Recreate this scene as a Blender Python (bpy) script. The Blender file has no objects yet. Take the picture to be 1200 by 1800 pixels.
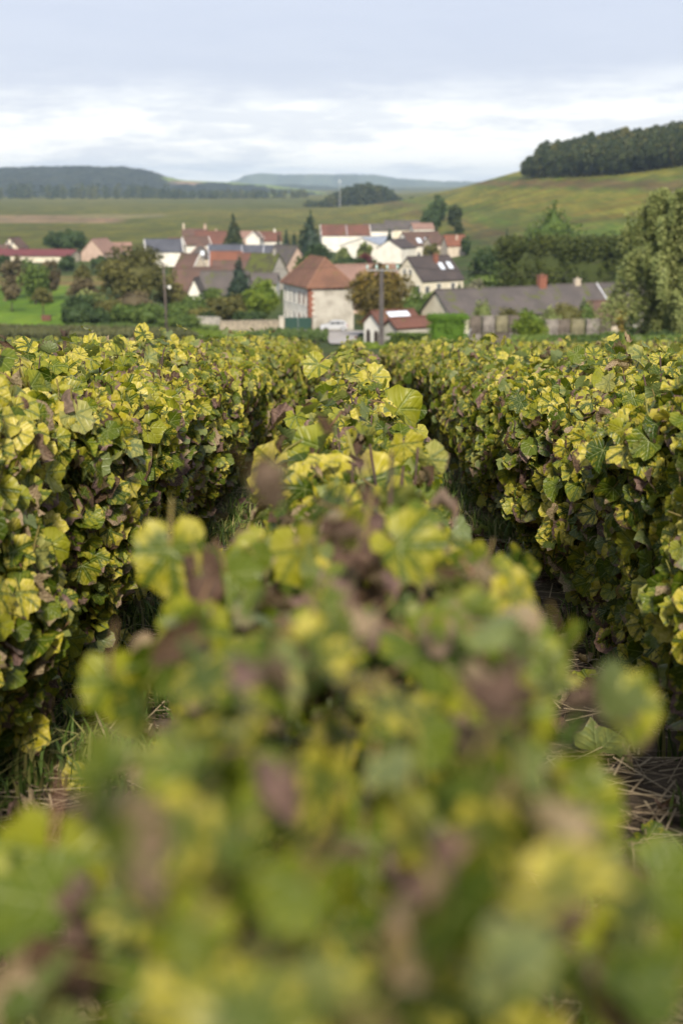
import bpy, math, random
import numpy as np
from mathutils import Vector, Matrix

random.seed(11)
rng = np.random.default_rng(11)
SC = bpy.context.scene
COL = SC.collection

# ------------------------------------------------------------------ camera
PITCH = math.radians(13.1)
FPX = 2500.0                      # focal length in pixels of the 1200 x 1800 picture
cam_data = bpy.data.cameras.new('camera')
cam = bpy.data.objects.new('camera', cam_data)
COL.objects.link(cam)
cam.location = (0, 0, 0)
cam.rotation_euler = (math.radians(90) - PITCH, 0, 0)
cam_data.sensor_fit = 'VERTICAL'
cam_data.sensor_height = 36.0
cam_data.sensor_width = 24.0
cam_data.lens = 50.0
cam_data.clip_start = 0.05
cam_data.clip_end = 60000
cam_data.dof.use_dof = True
cam_data.dof.focus_distance = 4.0
cam_data.dof.aperture_fstop = 4.7
cam_data.dof.aperture_blades = 0
SC.camera = cam

# ------------------------------------------------------------------ sky and sun
SUN_EL = math.radians(37)
SUN_AZ = math.radians(178)        # clockwise from +Y: behind the camera
world = bpy.data.worlds.new('World')
SC.world = world
world.use_nodes = True
wn, wl = world.node_tree.nodes, world.node_tree.links
wn.clear()


def wnode(t, **kw):
    n = wn.new(t)
    for k, v in kw.items():
        setattr(n, k, v)
    return n


def wmath(op, a, b=None, c=None):
    n = wnode('ShaderNodeMath', operation=op)
    for i, v in enumerate((a, b, c)):
        if v is None:
            continue
        if isinstance(v, (int, float)):
            n.inputs[i].default_value = v
        else:
            wl.new(v, n.inputs[i])
    return n.outputs[0]


def wramp(fac, stops):
    n = wnode('ShaderNodeValToRGB')
    wl.new(fac, n.inputs[0])
    e = n.color_ramp.elements
    while len(e) < len(stops):
        e.new(0.5)
    for q, (p, c) in zip(e, stops):
        q.position = p
        q.color = (c[0], c[1], c[2], 1) if isinstance(c, tuple) else (c, c, c, 1)
    return n.outputs[0]


w_out = wnode('ShaderNodeOutputWorld')
w_tc = wnode('ShaderNodeTexCoord')
w_sep = wnode('ShaderNodeSeparateXYZ')
wl.new(w_tc.outputs['Generated'], w_sep.inputs[0])
w_el = wmath('ARCSINE', wmath('MINIMUM', wmath('MAXIMUM', w_sep.outputs[2], -1), 1))     # radians above the horizon
w_az = wmath('ARCTAN2', w_sep.outputs[0], w_sep.outputs[1])
w_sky = wnode('ShaderNodeTexSky', sky_type='NISHITA')
w_sky.sun_disc = False
w_sky.sun_elevation = SUN_EL
w_sky.sun_rotation = SUN_AZ
w_bg1 = wnode('ShaderNodeBackground')
wl.new(w_sky.outputs[0], w_bg1.inputs[0])
w_bg1.inputs[1].default_value = 0.10


def w_noise(sx, sy, seed, detail=5.0, rough=0.55, scale=1.0):
    cmb = wnode('ShaderNodeCombineXYZ')
    wl.new(wmath('MULTIPLY', w_az, sx), cmb.inputs[0])
    wl.new(wmath('MULTIPLY', w_el, sy), cmb.inputs[1])
    cmb.inputs[2].default_value = seed
    n = wnode('ShaderNodeTexNoise')
    wl.new(cmb.outputs[0], n.inputs['Vector'])
    n.inputs['Scale'].default_value = scale
    n.inputs['Detail'].default_value = detail
    n.inputs['Roughness'].default_value = rough
    return n.outputs[0]


# a closed cloud deck, thin and bright in a break low over the horizon, streaked
n_big = w_noise(2.2, 9.0, 3.1, 4.0)
n_str = w_noise(11.0, 60.0, 7.7, 7.0, 0.62)
n_wob = w_noise(6.0, 26.0, 1.3, 6.0, 0.6)
el_w = wmath('ADD', w_el, wmath('MULTIPLY', wmath('SUBTRACT', n_wob, 0.5), 0.042))
# brightness of the break: rises at about 2 degrees, falls off above 4 degrees
brk = wramp(wmath('MULTIPLY', el_w, 5.0), [(0.0, 0.98), (0.08, 1.0), (0.13, 1.0), (0.23, 1.0), (0.29, 0.50), (0.38, 0.14), (1.0, 0.0)])
streak = wramp(n_str, [(0.40, 0.0), (0.60, 1.0)])
white_f = wmath('MULTIPLY', brk, wmath('ADD', wmath('MULTIPLY', streak, 0.55), 0.48))
white_f = wmath('ADD', white_f, wmath('MULTIPLY', wmath('SUBTRACT', n_big, 0.5), 0.38))
deck = wramp(white_f, [(0.0, (0.44, 0.475, 0.575)), (0.25, (0.50, 0.53, 0.615)), (0.55, (0.64, 0.66, 0.70)), (0.9, (0.85, 0.84, 0.815))])
w_bg2 = wnode('ShaderNodeBackground')
wl.new(deck, w_bg2.inputs[0])
# an overcast sky is brighter overhead than at the horizon
wl.new(wmath('ADD', 1.06, wmath('MULTIPLY', wmath('MAXIMUM', w_sep.outputs[2], 0.0), 0.35)), w_bg2.inputs[1])
w_mix = wnode('ShaderNodeMixShader')
w_mix.inputs[0].default_value = 0.90
wl.new(w_bg1.outputs[0], w_mix.inputs[1])
wl.new(w_bg2.outputs[0], w_mix.inputs[2])
wl.new(w_mix.outputs[0], w_out.inputs[0])

sun_data = bpy.data.lights.new('sun', 'SUN')
sun_data.energy = 5.0
sun_data.angle = math.radians(7)
sun_data.color = (1.0, 0.91, 0.76)
sun = bpy.data.objects.new('sun', sun_data)
COL.objects.link(sun)
sdir = Vector((math.sin(SUN_AZ) * math.cos(SUN_EL), math.cos(SUN_AZ) * math.cos(SUN_EL), math.sin(SUN_EL)))
sun.rotation_euler = sdir.to_track_quat('Z', 'Y').to_euler()

SC.view_settings.view_transform = 'Standard'
SC.view_settings.look = 'None'
SC.view_settings.gamma = 1.0
SC.view_settings.use_curve_mapping = False
SC.view_settings.exposure = 0.5
SC.cycles.use_denoising = True
SC.cycles.max_bounces = 6
SC.cycles.diffuse_bounces = 3
SC.cycles.glossy_bounces = 2
SC.cycles.transmission_bounces = 4
SC.cycles.volume_bounces = 1
SC.cycles.use_adaptive_sampling = True
SC.cycles.adaptive_threshold = 0.01


# ------------------------------------------------------------------ helpers
def ray(px, py):
    u, v = (px - 600) / FPX, (900 - py) / FPX
    return u, math.cos(PITCH) + v * math.sin(PITCH), -math.sin(PITCH) + v * math.cos(PITCH)


def at(px, py, Y):
    """world point at distance Y along +Y that the pixel (px, py) of the photograph looks at"""
    u, f, w = ray(px, py)
    s = Y / f
    return Vector((u * s, Y, w * s))


def zat(py, Y):
    return at(600, py, Y).z


def xat(px, Y, py=520):
    return at(px, py, Y).x


def srgb(r, g, b):
    f = lambda c: (c / 255 / 12.92) if c / 255 <= 0.04045 else ((c / 255 + 0.055) / 1.055) ** 2.4
    return (f(r), f(g), f(b))


class NT:
    """short-hand for building one node tree"""

    def __init__(self, name):
        self.m = bpy.data.materials.new(name)
        self.m.use_nodes = True
        self.n, self.l = self.m.node_tree.nodes, self.m.node_tree.links
        self.n.clear()
        self.out = self.n.new('ShaderNodeOutputMaterial')

    def node(self, t, **kw):
        n = self.n.new(t)
        for k, v in kw.items():
            setattr(n, k, v)
        return n

    def put(self, sock, v):
        if v is None:
            return
        if hasattr(v, 'is_output') or hasattr(v, 'links'):
            self.l.new(v, sock)
        elif isinstance(v, tuple) and len(v) == 3 and sock.type == 'RGBA':
            sock.default_value = (*v, 1)
        else:
            sock.default_value = v

    def math(self, op, a, b=None, c=None, clamp=False):
        n = self.node('ShaderNodeMath', operation=op, use_clamp=clamp)
        for i, v in enumerate((a, b, c)):
            self.put(n.inputs[i], v)
        return n.outputs[0]

    def mix(self, f, a, b, blend='MIX'):
        n = self.node('ShaderNodeMix', data_type='RGBA', blend_type=blend)
        self.put(n.inputs[0], f)
        self.put(n.inputs[6], a)
        self.put(n.inputs[7], b)
        return n.outputs[2]

    def step(self, x, lo, hi):
        n = self.node('ShaderNodeMapRange', interpolation_type='SMOOTHSTEP')
        self.put(n.inputs[0], x)
        n.inputs[1].default_value = lo
        n.inputs[2].default_value = hi
        n.inputs[3].default_value = 0
        n.inputs[4].default_value = 1
        return n.outputs[0]

    def noise(self, vec, scale, detail=3.0, rough=0.55, dist=0.0):
        n = self.node('ShaderNodeTexNoise')
        if vec is not None:
            self.l.new(vec, n.inputs['Vector'])
        n.inputs['Scale'].default_value = scale
        n.inputs['Detail'].default_value = detail
        n.inputs['Roughness'].default_value = rough
        n.inputs['Distortion'].default_value = dist
        return n.outputs[0]

    def obj(self):
        return self.node('ShaderNodeTexCoord').outputs['Object']

    def pos(self):
        return self.node('ShaderNodeNewGeometry').outputs['Position']

    def attr(self, name):
        return self.node('ShaderNodeAttribute', attribute_name=name)

    def bsdf(self, color, rough=0.7, bump=None, bump_s=0.3, dist=0.02, spec=0.3):
        b = self.node('ShaderNodeBsdfPrincipled')
        self.put(b.inputs['Base Color'], color)
        self.put(b.inputs['Roughness'], rough)
        b.inputs['Specular IOR Level'].default_value = spec
        if bump is not None:
            k = self.node('ShaderNodeBump')
            k.inputs['Strength'].default_value = bump_s
            k.inputs['Distance'].default_value = dist
            self.l.new(bump, k.inputs['Height'])
            self.l.new(k.outputs[0], b.inputs['Normal'])
        return b

    def done(self, shader):
        self.l.new(shader if hasattr(shader, 'links') else shader.outputs[0], self.out.inputs[0])
        return self.m


MATS = {}


def plain(name, c1, c2=None, scale=3.0, rough=0.75, bump=0.0, metal=0.0, spec=0.3, detail=4.0):
    """weathered plain material: two tones by noise in object space"""
    if name in MATS:
        return MATS[name]
    t = NT(name)
    o = t.obj()
    nz = t.noise(o, scale, detail, 0.6)
    if c2 is None:
        c2 = tuple(x * 0.7 for x in c1)
    col = t.mix(t.step(nz, 0.32, 0.68), c1, c2)
    b = t.bsdf(col, rough, nz if bump else None, bump, 0.02, spec)
    b.inputs['Metallic'].default_value = metal
    MATS[name] = t.done(b)
    return MATS[name]


def roof_mat(name, c1, c2, moss=0.0, course=0.33):
    if name in MATS:
        return MATS[name]
    t = NT(name)
    o = t.obj()
    sp = t.node('ShaderNodeSeparateXYZ')
    t.l.new(o, sp.inputs[0])
    zz = t.math('MULTIPLY', sp.outputs[2], 1.0 / (course * 0.6))
    fr = t.math('FRACT', zz)
    n1 = t.noise(o, 0.35, 4, 0.6)
    n2 = t.noise(o, 3.5, 3, 0.7)
    col = t.mix(t.step(t.math('ADD', t.math('MULTIPLY', n1, 0.6), t.math('MULTIPLY', n2, 0.4)), 0.36, 0.62), c1, c2)
    if moss:
        n3 = t.noise(o, 0.6, 5, 0.65)
        col = t.mix(t.step(n3, 0.62 - 0.3 * moss, 0.75 - 0.25 * moss), col, (0.075, 0.085, 0.02))
    b = t.bsdf(col, 0.85, fr, 0.6, 0.05, 0.2)
    MATS[name] = t.done(b)
    return MATS[name]


def mesh_obj(name, verts, faces, mat, parent=None, smooth=False):
    me = bpy.data.meshes.new(name)
    me.from_pydata([tuple(v) for v in verts], [], [tuple(f) for f in faces])
    if mat is not None:
        me.materials.append(mat)
    if smooth:
        me.polygons.foreach_set('use_smooth', np.ones(len(me.polygons), bool))
    me.update()
    return link(name, me, parent)


def link(name, me, parent=None):
    o = bpy.data.objects.new(name, me)
    COL.objects.link(o)
    if parent is not None:
        o.parent = parent
    return o


def np_mesh(name, verts, tris, mat, smooth=True, uv=None, attrs=None, nper=3):
    """verts (N,3), tris (M,nper) -> mesh; uv (N,2) by vertex; attrs {name: (N,3)}"""
    me = bpy.data.meshes.new(name)
    nv, nf = len(verts), len(tris)
    me.vertices.add(nv)
    me.vertices.foreach_set('co', np.ascontiguousarray(verts, dtype=np.float32).ravel())
    me.loops.add(nf * nper)
    me.loops.foreach_set('vertex_index', np.ascontiguousarray(tris, dtype=np.int32).ravel())
    me.polygons.add(nf)
    me.polygons.foreach_set('loop_start', np.arange(nf, dtype=np.int32) * nper)
    me.polygons.foreach_set('use_smooth', np.full(nf, smooth))
    if uv is not None:
        l = me.uv_layers.new(name='UVMap')
        l.data.foreach_set('uv', np.ascontiguousarray(uv[np.asarray(tris).ravel()], dtype=np.float32).ravel())
    for k, v in (attrs or {}).items():
        a = me.attributes.new(k, 'FLOAT_VECTOR', 'POINT')
        a.data.foreach_set('vector', np.ascontiguousarray(v, dtype=np.float32).ravel())
    if mat is not None:
        me.materials.append(mat)
    me.update(calc_edges=True)
    me.validate()
    return me


def thing(name, label, cat, loc=(0, 0, 0), rz=0.0, group=None):
    o = bpy.data.objects.new(name, None)
    COL.objects.link(o)
    o.location = loc
    o.rotation_euler = (0, 0, rz)
    tag(o, label, cat, group)
    return o


def tag(o, label=None, cat=None, group=None, kind=None):
    if label:
        o['label'] = label
    if cat:
        o['category'] = cat
    if group:
        o['group'] = group
    if kind:
        o['kind'] = kind
    return o


class MB:
    """collects simple solids for ONE mesh"""

    def __init__(self):
        self.v, self.f = [], []

    def poly(self, vs, fs):
        k = len(self.v)
        self.v += [tuple(v) for v in vs]
        self.f += [tuple(i + k for i in f) for f in fs]
        return self

    def box(self, x0, x1, y0, y1, z0, z1):
        vs = [(x0, y0, z0), (x1, y0, z0), (x1, y1, z0), (x0, y1, z0), (x0, y0, z1), (x1, y0, z1), (x1, y1, z1), (x0, y1, z1)]
        fs = [(3, 2, 1, 0), (4, 5, 6, 7), (0, 1, 5, 4), (1, 2, 6, 5), (2, 3, 7, 6), (3, 0, 4, 7)]
        return self.poly(vs, fs)

    def slab(self, quad, t):
        """a plate: quad (four points) and its copy lowered by t along its normal"""
        q = [Vector(p) for p in quad]
        n = (q[1] - q[0]).cross(q[2] - q[0]).normalized()
        lo = [p - n * t for p in q]
        k = len(q)
        fs = [tuple(range(k)), tuple(range(2 * k - 1, k - 1, -1))]
        fs += [(i, i + k, (i + 1) % k + k, (i + 1) % k) for i in range(k)]
        return self.poly(q + lo, fs)

    def prism(self, pts2, y0, y1, axis='y'):
        """extrude a polygon given in (x, z) along y (or in (y, z) along x)"""
        k = len(pts2)
        if axis == 'y':
            vs = [(a, y0, b) for a, b in pts2] + [(a, y1, b) for a, b in pts2]
        else:
            vs = [(y0, a, b) for a, b in pts2] + [(y1, a, b) for a, b in pts2]
        fs = [tuple(range(k)), tuple(range(2 * k - 1, k - 1, -1))]
        fs += [(i, i + k, (i + 1) % k + k, (i + 1) % k) for i in range(k)]
        return self.poly(vs, fs)

    def tube(self, path, radii, n=6, cap=True):
        path = [Vector(p) for p in path]
        rings = []
        for i, p in enumerate(path):
            d = (path[min(i + 1, len(path) - 1)] - path[max(i - 1, 0)])
            d = d.normalized() if d.length > 1e-9 else Vector((0, 0, 1))
            a = d.cross(Vector((1, 0, 0)) if abs(d.x) < 0.8 else Vector((0, 1, 0))).normalized()
            b = d.cross(a)
            r = radii[i] if isinstance(radii, (list, tuple)) else radii
            rings.append([p + (a * math.cos(2 * math.pi * j / n) + b * math.sin(2 * math.pi * j / n)) * r for j in range(n)])
        vs = [v for rg in rings for v in rg]
        fs = []
        for i in range(len(path) - 1):
            for j in range(n):
                fs.append((i * n + j, i * n + (j + 1) % n, (i + 1) * n + (j + 1) % n, (i + 1) * n + j))
        if cap:
            fs.append(tuple(range(n - 1, -1, -1)))
            fs.append(tuple((len(path) - 1) * n + j for j in range(n)))
        return self.poly(vs, fs)

    def build(self, name, mat, parent=None, smooth=False, recalc=True):
        import bmesh
        me = bpy.data.meshes.new(name)
        me.from_pydata(self.v, [], self.f)
        if recalc:
            bm = bmesh.new()
            bm.from_mesh(me)
            bmesh.ops.recalc_face_normals(bm, faces=bm.faces)
            bm.to_mesh(me)
            bm.free()
        if mat is not None:
            me.materials.append(mat)
        if smooth:
            me.polygons.foreach_set('use_smooth', np.ones(len(me.polygons), bool))
        me.update()
        return link(name, me, parent)


# ------------------------------------------------------------------ terrain
SLOPE = 0.108
CAM_H = 0.80


def plane_z(y):
    return -CAM_H - SLOPE * y


_cp = []
for px in (-500, 0, 300, 600, 900, 1200, 1700):
    for Y, z in ((25, -3.5), (60, -7.0), (100, -11.45), (130, -14.7), (170, -18.6), (205, -21.3), (240, -22.6)):
        _cp.append((xat(px, Y), Y, z))
for px in (-500, 0, 250, 500, 700):
    for Y, z in ((300, -24.2), (400, -24.6), (520, -24.4), (700, -25.0), (1000, -25.0), (1500, -24.5), (3000, -26)):
        _cp.append((xat(px, Y), Y, z))
for px, z3, z5 in ((850, -22.0, -18.5), (1000, -20.0, -14.0), (1200, -18.0, -9.0), (1700, -14.0, 2.0)):
    _cp.append((xat(px, 320), 320, z3))
    _cp.append((xat(px, 480), 480, z5))
_cp += [tuple(at(800, 395, 620)), tuple(at(920, 345, 700)), tuple(at(930, 312, 800)), tuple(at(1000, 312, 740)), tuple(at(1100, 305, 690)),
        tuple(at(1200, 292, 640)), tuple(at(1500, 240, 640)), tuple(at(800, 333, 1150)), tuple(at(740, 346, 1300)), tuple(at(860, 317, 950)),
        tuple(at(1000, 285, 900)), tuple(at(1200, 250, 850)), tuple(at(1500, 150, 1000)), tuple(at(1000, 290, 1500)), tuple(at(1300, 215, 1500)),
        tuple(at(800, 335, 2500)), tuple(at(1200, 315, 3000))]
_cp = np.array(_cp)


def _q(x, y):
    x, y = np.asarray(x, float), np.asarray(y, float)
    return np.stack([x / (np.maximum(y, 0) + 60.0) * 3.0, np.log(np.maximum(y, 0) + 60.0) * 1.6], -1)


def _phi(r):
    return np.where(r > 1e-9, r * r * np.log(r + 1e-12), 0.0)


_Q = _q(_cp[:, 0], _cp[:, 1])
_K = _phi(np.linalg.norm(_Q[:, None] - _Q[None], axis=-1)) + np.eye(len(_Q)) * 2e-4
_P = np.concatenate([np.ones((len(_Q), 1)), _Q], 1)
_A = np.block([[_K, _P], [_P.T, np.zeros((3, 3))]])
_W = np.linalg.solve(_A, np.concatenate([_cp[:, 2], np.zeros(3)]))


def sstep(a, b, x):
    t = np.clip((x - a) / (b - a), 0, 1)
    return t * t * (3 - 2 * t)


def ground(x, y):
    x = np.atleast_1d(np.asarray(x, float))
    y = np.atleast_1d(np.asarray(y, float))
    xc = np.clip(x, -0.45 * (y + 150), 0.45 * (y + 150))
    yc = np.clip(y, 0, 3500)
    q = _q(xc, yc)
    out = np.empty(len(q))
    for i in range(0, len(q), 20000):
        d = np.linalg.norm(q[i:i + 20000, None] - _Q[None], axis=-1)
        out[i:i + 20000] = _phi(d) @ _W[:len(_Q)] + _W[len(_Q)] + q[i:i + 20000] @ _W[len(_Q) + 1:]
    out = np.clip(out, -40, 60)
    far = sstep(1800, 3500, y)
    out = out * (1 - far) + (-26.0) * far
    near = 1 - sstep(22, 55, y)
    return out * (1 - near) + plane_z(y) * near


def gz(x, y):
    return float(ground(x, y)[0])


# ------------------------------------------------------------------ ground sheet
def terrain_material():
    t = NT('ground_soil_and_fields')
    a = t.attr('col')
    p = t.pos()
    sp = t.node('ShaderNodeSeparateXYZ')
    t.l.new(p, sp.inputs[0])
    n_f = t.noise(p, 9.0, 6, 0.7)
    n_m = t.noise(p, 0.5, 5, 0.6)
    n_l = t.noise(p, 0.035, 5, 0.65)
    n_c = t.noise(p, 38.0, 3, 0.6)
    near = t.math('SUBTRACT', 1.0, t.step(sp.outputs[1], 25, 60))
    # bare soil, stones and moss between the near rows
    soil = t.mix(t.step(n_f, 0.35, 0.65), (0.055, 0.040, 0.026), (0.125, 0.096, 0.066))
    soil = t.mix(t.step(n_m, 0.45, 0.62), soil, (0.045, 0.055, 0.018))
    soil = t.mix(t.math('MULTIPLY', t.step(n_c, 0.62, 0.72), 0.6), soil, (0.20, 0.165, 0.12))
    v = t.math('ADD', t.math('MULTIPLY', n_m, 0.5), t.math('MULTIPLY', n_l, 0.8))
    fld = t.mix(t.step(v, 0.40, 0.90), t.mix(1.0, a.outputs['Color'], (0.62, 0.64, 0.60), 'MULTIPLY'), t.mix(1.0, a.outputs['Color'], (1.32, 1.25, 1.20), 'MULTIPLY'))
    # strips of vines seen from afar: long narrow bands of slightly different green
    mp = t.node('ShaderNodeMapping')
    mp.inputs['Scale'].default_value = (0.055, 0.012, 0.0)
    mp.inputs['Rotation'].default_value = (0, 0, math.radians(24))
    t.l.new(p, mp.inputs[0])
    n_s = t.noise(mp.outputs[0], 1.0, 4, 0.7)
    mp2 = t.node('ShaderNodeMapping')
    mp2.inputs['Scale'].default_value = (0.42, 0.035, 0.0)
    mp2.inputs['Rotation'].default_value = (0, 0, math.radians(24))
    t.l.new(p, mp2.inputs[0])
    n_r = t.noise(mp2.outputs[0], 1.0, 2, 0.6)
    fld = t.mix(t.math('MULTIPLY', t.step(n_s, 0.42, 0.58), 0.8), fld, t.mix(1.0, fld, (0.62, 0.70, 0.62), 'MULTIPLY'))
    fld = t.mix(t.math('MULTIPLY', t.step(n_r, 0.45, 0.60), 0.7), fld, t.mix(1.0, fld, (1.45, 1.28, 1.05), 'MULTIPLY'))
    mp3 = t.node('ShaderNodeMapping')
    mp3.inputs['Scale'].default_value = (0.010, 0.055, 0.0)
    mp3.inputs['Rotation'].default_value = (0, 0, math.radians(-8))
    t.l.new(p, mp3.inputs[0])
    n_h = t.noise(mp3.outputs[0], 1.0, 5, 0.7)
    fld = t.mix(t.math('MULTIPLY', t.step(n_h, 0.50, 0.60), 0.65), fld, t.mix(1.0, fld, (0.92, 0.62, 0.75), 'MULTIPLY'))
    fld = t.mix(t.math('MULTIPLY', t.step(n_h, 0.46, 0.36), 0.55), fld, t.mix(1.0, fld, (1.15, 1.35, 0.9), 'MULTIPLY'))
    col = t.mix(near, fld, soil)
    b = t.bsdf(col, 0.95, n_f, 0.8, 0.05, 0.1)
    return t.done(b)


nx, ny = 361, 420
tx = np.linspace(-1, 1, nx)
gx = 7.0 * np.sinh(tx * 7.9)
gx = gx / gx[-1] * 9300
ty = np.linspace(0, 1, ny)
gy = np.concatenate([np.linspace(-40, 0, 12)[:-1], 22 * np.sinh(np.linspace(0, 1, ny - 11) * 7.05)])
gy[11:] = gy[11:] / gy[-1] * 9300
GX, GY = np.meshgrid(gx, gy)
X, Y = GX.ravel(), GY.ravel()
Z = ground(X, Y)


def vnoise(x, y, s, seed=0):
    """cheap smooth value noise"""
    x, y = np.asarray(x) / s, np.asarray(y) / s
    xi, yi = np.floor(x).astype(np.int64), np.floor(y).astype(np.int64)
    fx, fy = x - xi, y - yi
    fx, fy = fx * fx * (3 - 2 * fx), fy * fy * (3 - 2 * fy)

    def h(i, j):
        v = (i * 374761393 + j * 668265263 + seed * 982451653) & 0x7fffffff
        v = ((v ^ (v >> 13)) * 1274126177) & 0x7fffffff
        return ((v ^ (v >> 16)) & 0xffff) / 65535.0
    return (h(xi, yi) * (1 - fx) + h(xi + 1, yi) * fx) * (1 - fy) + (h(xi, yi + 1) * (1 - fx) + h(xi + 1, yi + 1) * fx) * fy


Z = Z + np.where(Y < 60, 0.05 * (vnoise(X, Y, 0.5, 4) - 0.5), 0)
PXs = 600 + X / np.maximum(Y, 1) * FPX * 0.985
colr = np.zeros((len(X), 3))
colr[:] = (0.055, 0.080, 0.022)                                        # rough grass under the village
g1 = (Y > 222) & (Y < 345) & (PXs < 140)
colr[g1] = (0.105, 0.18, 0.016)                                      # mown meadow
g1 = (Y > 345) & (Y < 385) & (PXs < 330)
colr[g1] = (0.16, 0.15, 0.05)
far_f = Y > 540
par = np.floor(vnoise(X * 1.0 + 80, Y * 0.55, 130, 9) * 9) / 9.0        # vineyard parcels
par2 = vnoise(X * 0.8, Y * 0.35, 60, 3)
base_l = np.stack([0.075 + 0.070 * par, 0.090 + 0.050 * par, 0.016 + 0.008 * par], -1)
colr[far_f] = base_l[far_f]
s1 = (Y > 900) & (Y < 1080) & (PXs < 215 + 30 * par2)
colr[s1] = (0.22, 0.165, 0.10)
s1 = (Y > 1010) & (Y < 1120) & (PXs > 150) & (PXs < 300)
colr[s1] = (0.19, 0.17, 0.08)
s1 = (Y > 700) & (Y < 760) & (PXs > 330) & (PXs < 700)
colr[s1] = (0.15, 0.15, 0.04)
# the hill on the right: parcels that follow the slope
hill = sstep(-24, -14, Z) * (Y > 300) * (Y < 1800) * (X > 0)
bandz = vnoise(Z * 9 + X * 0.12, X * 0.25, 38, 21)
hc = np.where((bandz > 0.62)[:, None], np.array([[0.122, 0.122, 0.022]]), np.array([[0.078, 0.094, 0.018]]))
hc = np.where((bandz < 0.27)[:, None], np.array([[0.092, 0.072, 0.030]]), hc)
hc = np.where(((bandz > 0.40) & (bandz < 0.46))[:, None], np.array([[0.068, 0.105, 0.016]]), hc)
colr = colr * (1 - hill[:, None]) + hc * hill[:, None]
# pale field track climbing behind the village
trk = np.abs(PXs - (430 - (Y - 560) * 0.02)) < 3.5
trk &= (Y > 560) & (Y < 740)
colr[trk] = (0.50, 0.42, 0.32)
idx = np.arange(nx * ny).reshape(ny, nx)
quads = np.stack([idx[:-1, :-1], idx[:-1, 1:], idx[1:, 1:], idx[1:, :-1]], -1).reshape(-1, 4)
colr *= 0.82 + 0.22 * hill[:, None]
me = np_mesh('ground', np.stack([X, Y, Z], -1), quads, terrain_material(), True, attrs={'col': colr}, nper=4)
tag(link('ground', me), 'sloping vineyard soil running down to the village valley and its fields', None, None, 'structure')


# ------------------------------------------------------------------ foliage helpers
def leaf_quads(P, N, size, stretch=0.62, jitter=0.9):
    """one small folded diamond per point: verts (4n,3), quads (n,4)"""
    n = len(P)
    N = N + rng.normal(0, jitter, (n, 3))
    N /= np.linalg.norm(N, axis=1, keepdims=True) + 1e-9
    A = np.cross(N, rng.normal(0, 1, (n, 3)))
    A /= np.linalg.norm(A, axis=1, keepdims=True) + 1e-9
    B = np.cross(N, A)
    s = np.asarray(size).reshape(-1, 1) * rng.uniform(0.6, 1.35, (n, 1))
    V = np.stack([P - A * s, P - B * s * stretch - N * s * 0.2, P + A * s, P + B * s * stretch - N * s * 0.2], 1).reshape(-1, 3)
    return V, np.arange(4 * n).reshape(n, 4)


def blob_points(C, R, n, up=0.15, inner=0.35):
    """n points spread over ellipsoid blobs (centres C, radii R), mostly near their skins"""
    C, R = np.asarray(C, float), np.asarray(R, float)
    w = (R[:, 0] * R[:, 1] + R[:, 1] * R[:, 2] + R[:, 0] * R[:, 2])
    k = rng.choice(len(C), n, p=w ** 0.75 / (w ** 0.75).sum())
    d = rng.normal(0, 1, (n, 3))
    d[:, 2] += up
    d /= np.linalg.norm(d, axis=1, keepdims=True)
    r = 1 - inner * rng.random(n) ** 1.6
    return C[k] + d * R[k] * r[:, None], d, k


def foliage_mat(name, c_dark, c_mid, c_light, trans=0.25):
    if name in MATS:
        return MATS[name]
    t = NT(name)
    a = t.attr('tint')
    sp = t.node('ShaderNodeSeparateXYZ')
    t.l.new(a.outputs['Vector'], sp.inputs[0])
    r = t.node('ShaderNodeValToRGB')
    t.l.new(sp.outputs[0], r.inputs[0])
    e = r.color_ramp.elements
    e.new(0.5)
    for q, (p, c) in zip(e, ((0.1, c_dark), (0.5, c_mid), (0.92, c_light))):
        q.position = p
        q.color = (*c, 1)
    b = t.bsdf(r.outputs[0], 0.65, None, 0, 0, 0.25)
    tr = t.node('ShaderNodeBsdfTranslucent')
    t.l.new(r.outputs[0], tr.inputs[0])
    m = t.node('ShaderNodeMixShader')
    m.inputs[0].default_value = trans
    t.l.new(b.outputs[0], m.inputs[1])
    t.l.new(tr.outputs[0], m.inputs[2])
    MATS[name] = t.done(m)
    return MATS[name]


SPECIES = {
    'dark': ((0.022, 0.041, 0.013), (0.044, 0.075, 0.021), (0.076, 0.113, 0.033)),
    'green': ((0.039, 0.068, 0.013), (0.085, 0.131, 0.025), (0.148, 0.199, 0.040)),
    'bright': ((0.055, 0.092, 0.009), (0.129, 0.185, 0.018), (0.219, 0.268, 0.031)),
    'olive': ((0.055, 0.057, 0.014), (0.117, 0.113, 0.029), (0.190, 0.171, 0.044)),
    'rust': ((0.071, 0.055, 0.017), (0.135, 0.109, 0.024), (0.248, 0.159, 0.033)),
    'brown': ((0.062, 0.048, 0.025), (0.119, 0.094, 0.045), (0.181, 0.147, 0.067)),
    'spruce': ((0.016, 0.031, 0.019), (0.034, 0.058, 0.034), (0.062, 0.092, 0.052)),
    'yellow': ((0.129, 0.102, 0.016), (0.270, 0.194, 0.028), (0.419, 0.305, 0.047)),
    'pale': ((0.072, 0.094, 0.025), (0.162, 0.195, 0.058), (0.301, 0.324, 0.119)),
    'wood': ((0.019, 0.033, 0.013), (0.046, 0.063, 0.021), (0.112, 0.108, 0.032)),
    'hedge': ((0.062, 0.127, 0.012), (0.113, 0.219, 0.020), (0.175, 0.300, 0.034)),
    'plum': ((0.050, 0.014, 0.016), (0.100, 0.024, 0.024), (0.160, 0.046, 0.039)),
    'grey': ((0.100, 0.102, 0.059), (0.190, 0.185, 0.110), (0.299, 0.286, 0.181)),
}


def smat(sp):
    return foliage_mat('foliage_' + sp, *SPECIES[sp])


BARK = plain('bark', (0.075, 0.058, 0.042), (0.045, 0.036, 0.028), 6.0, 0.9, 0.4)


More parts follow.
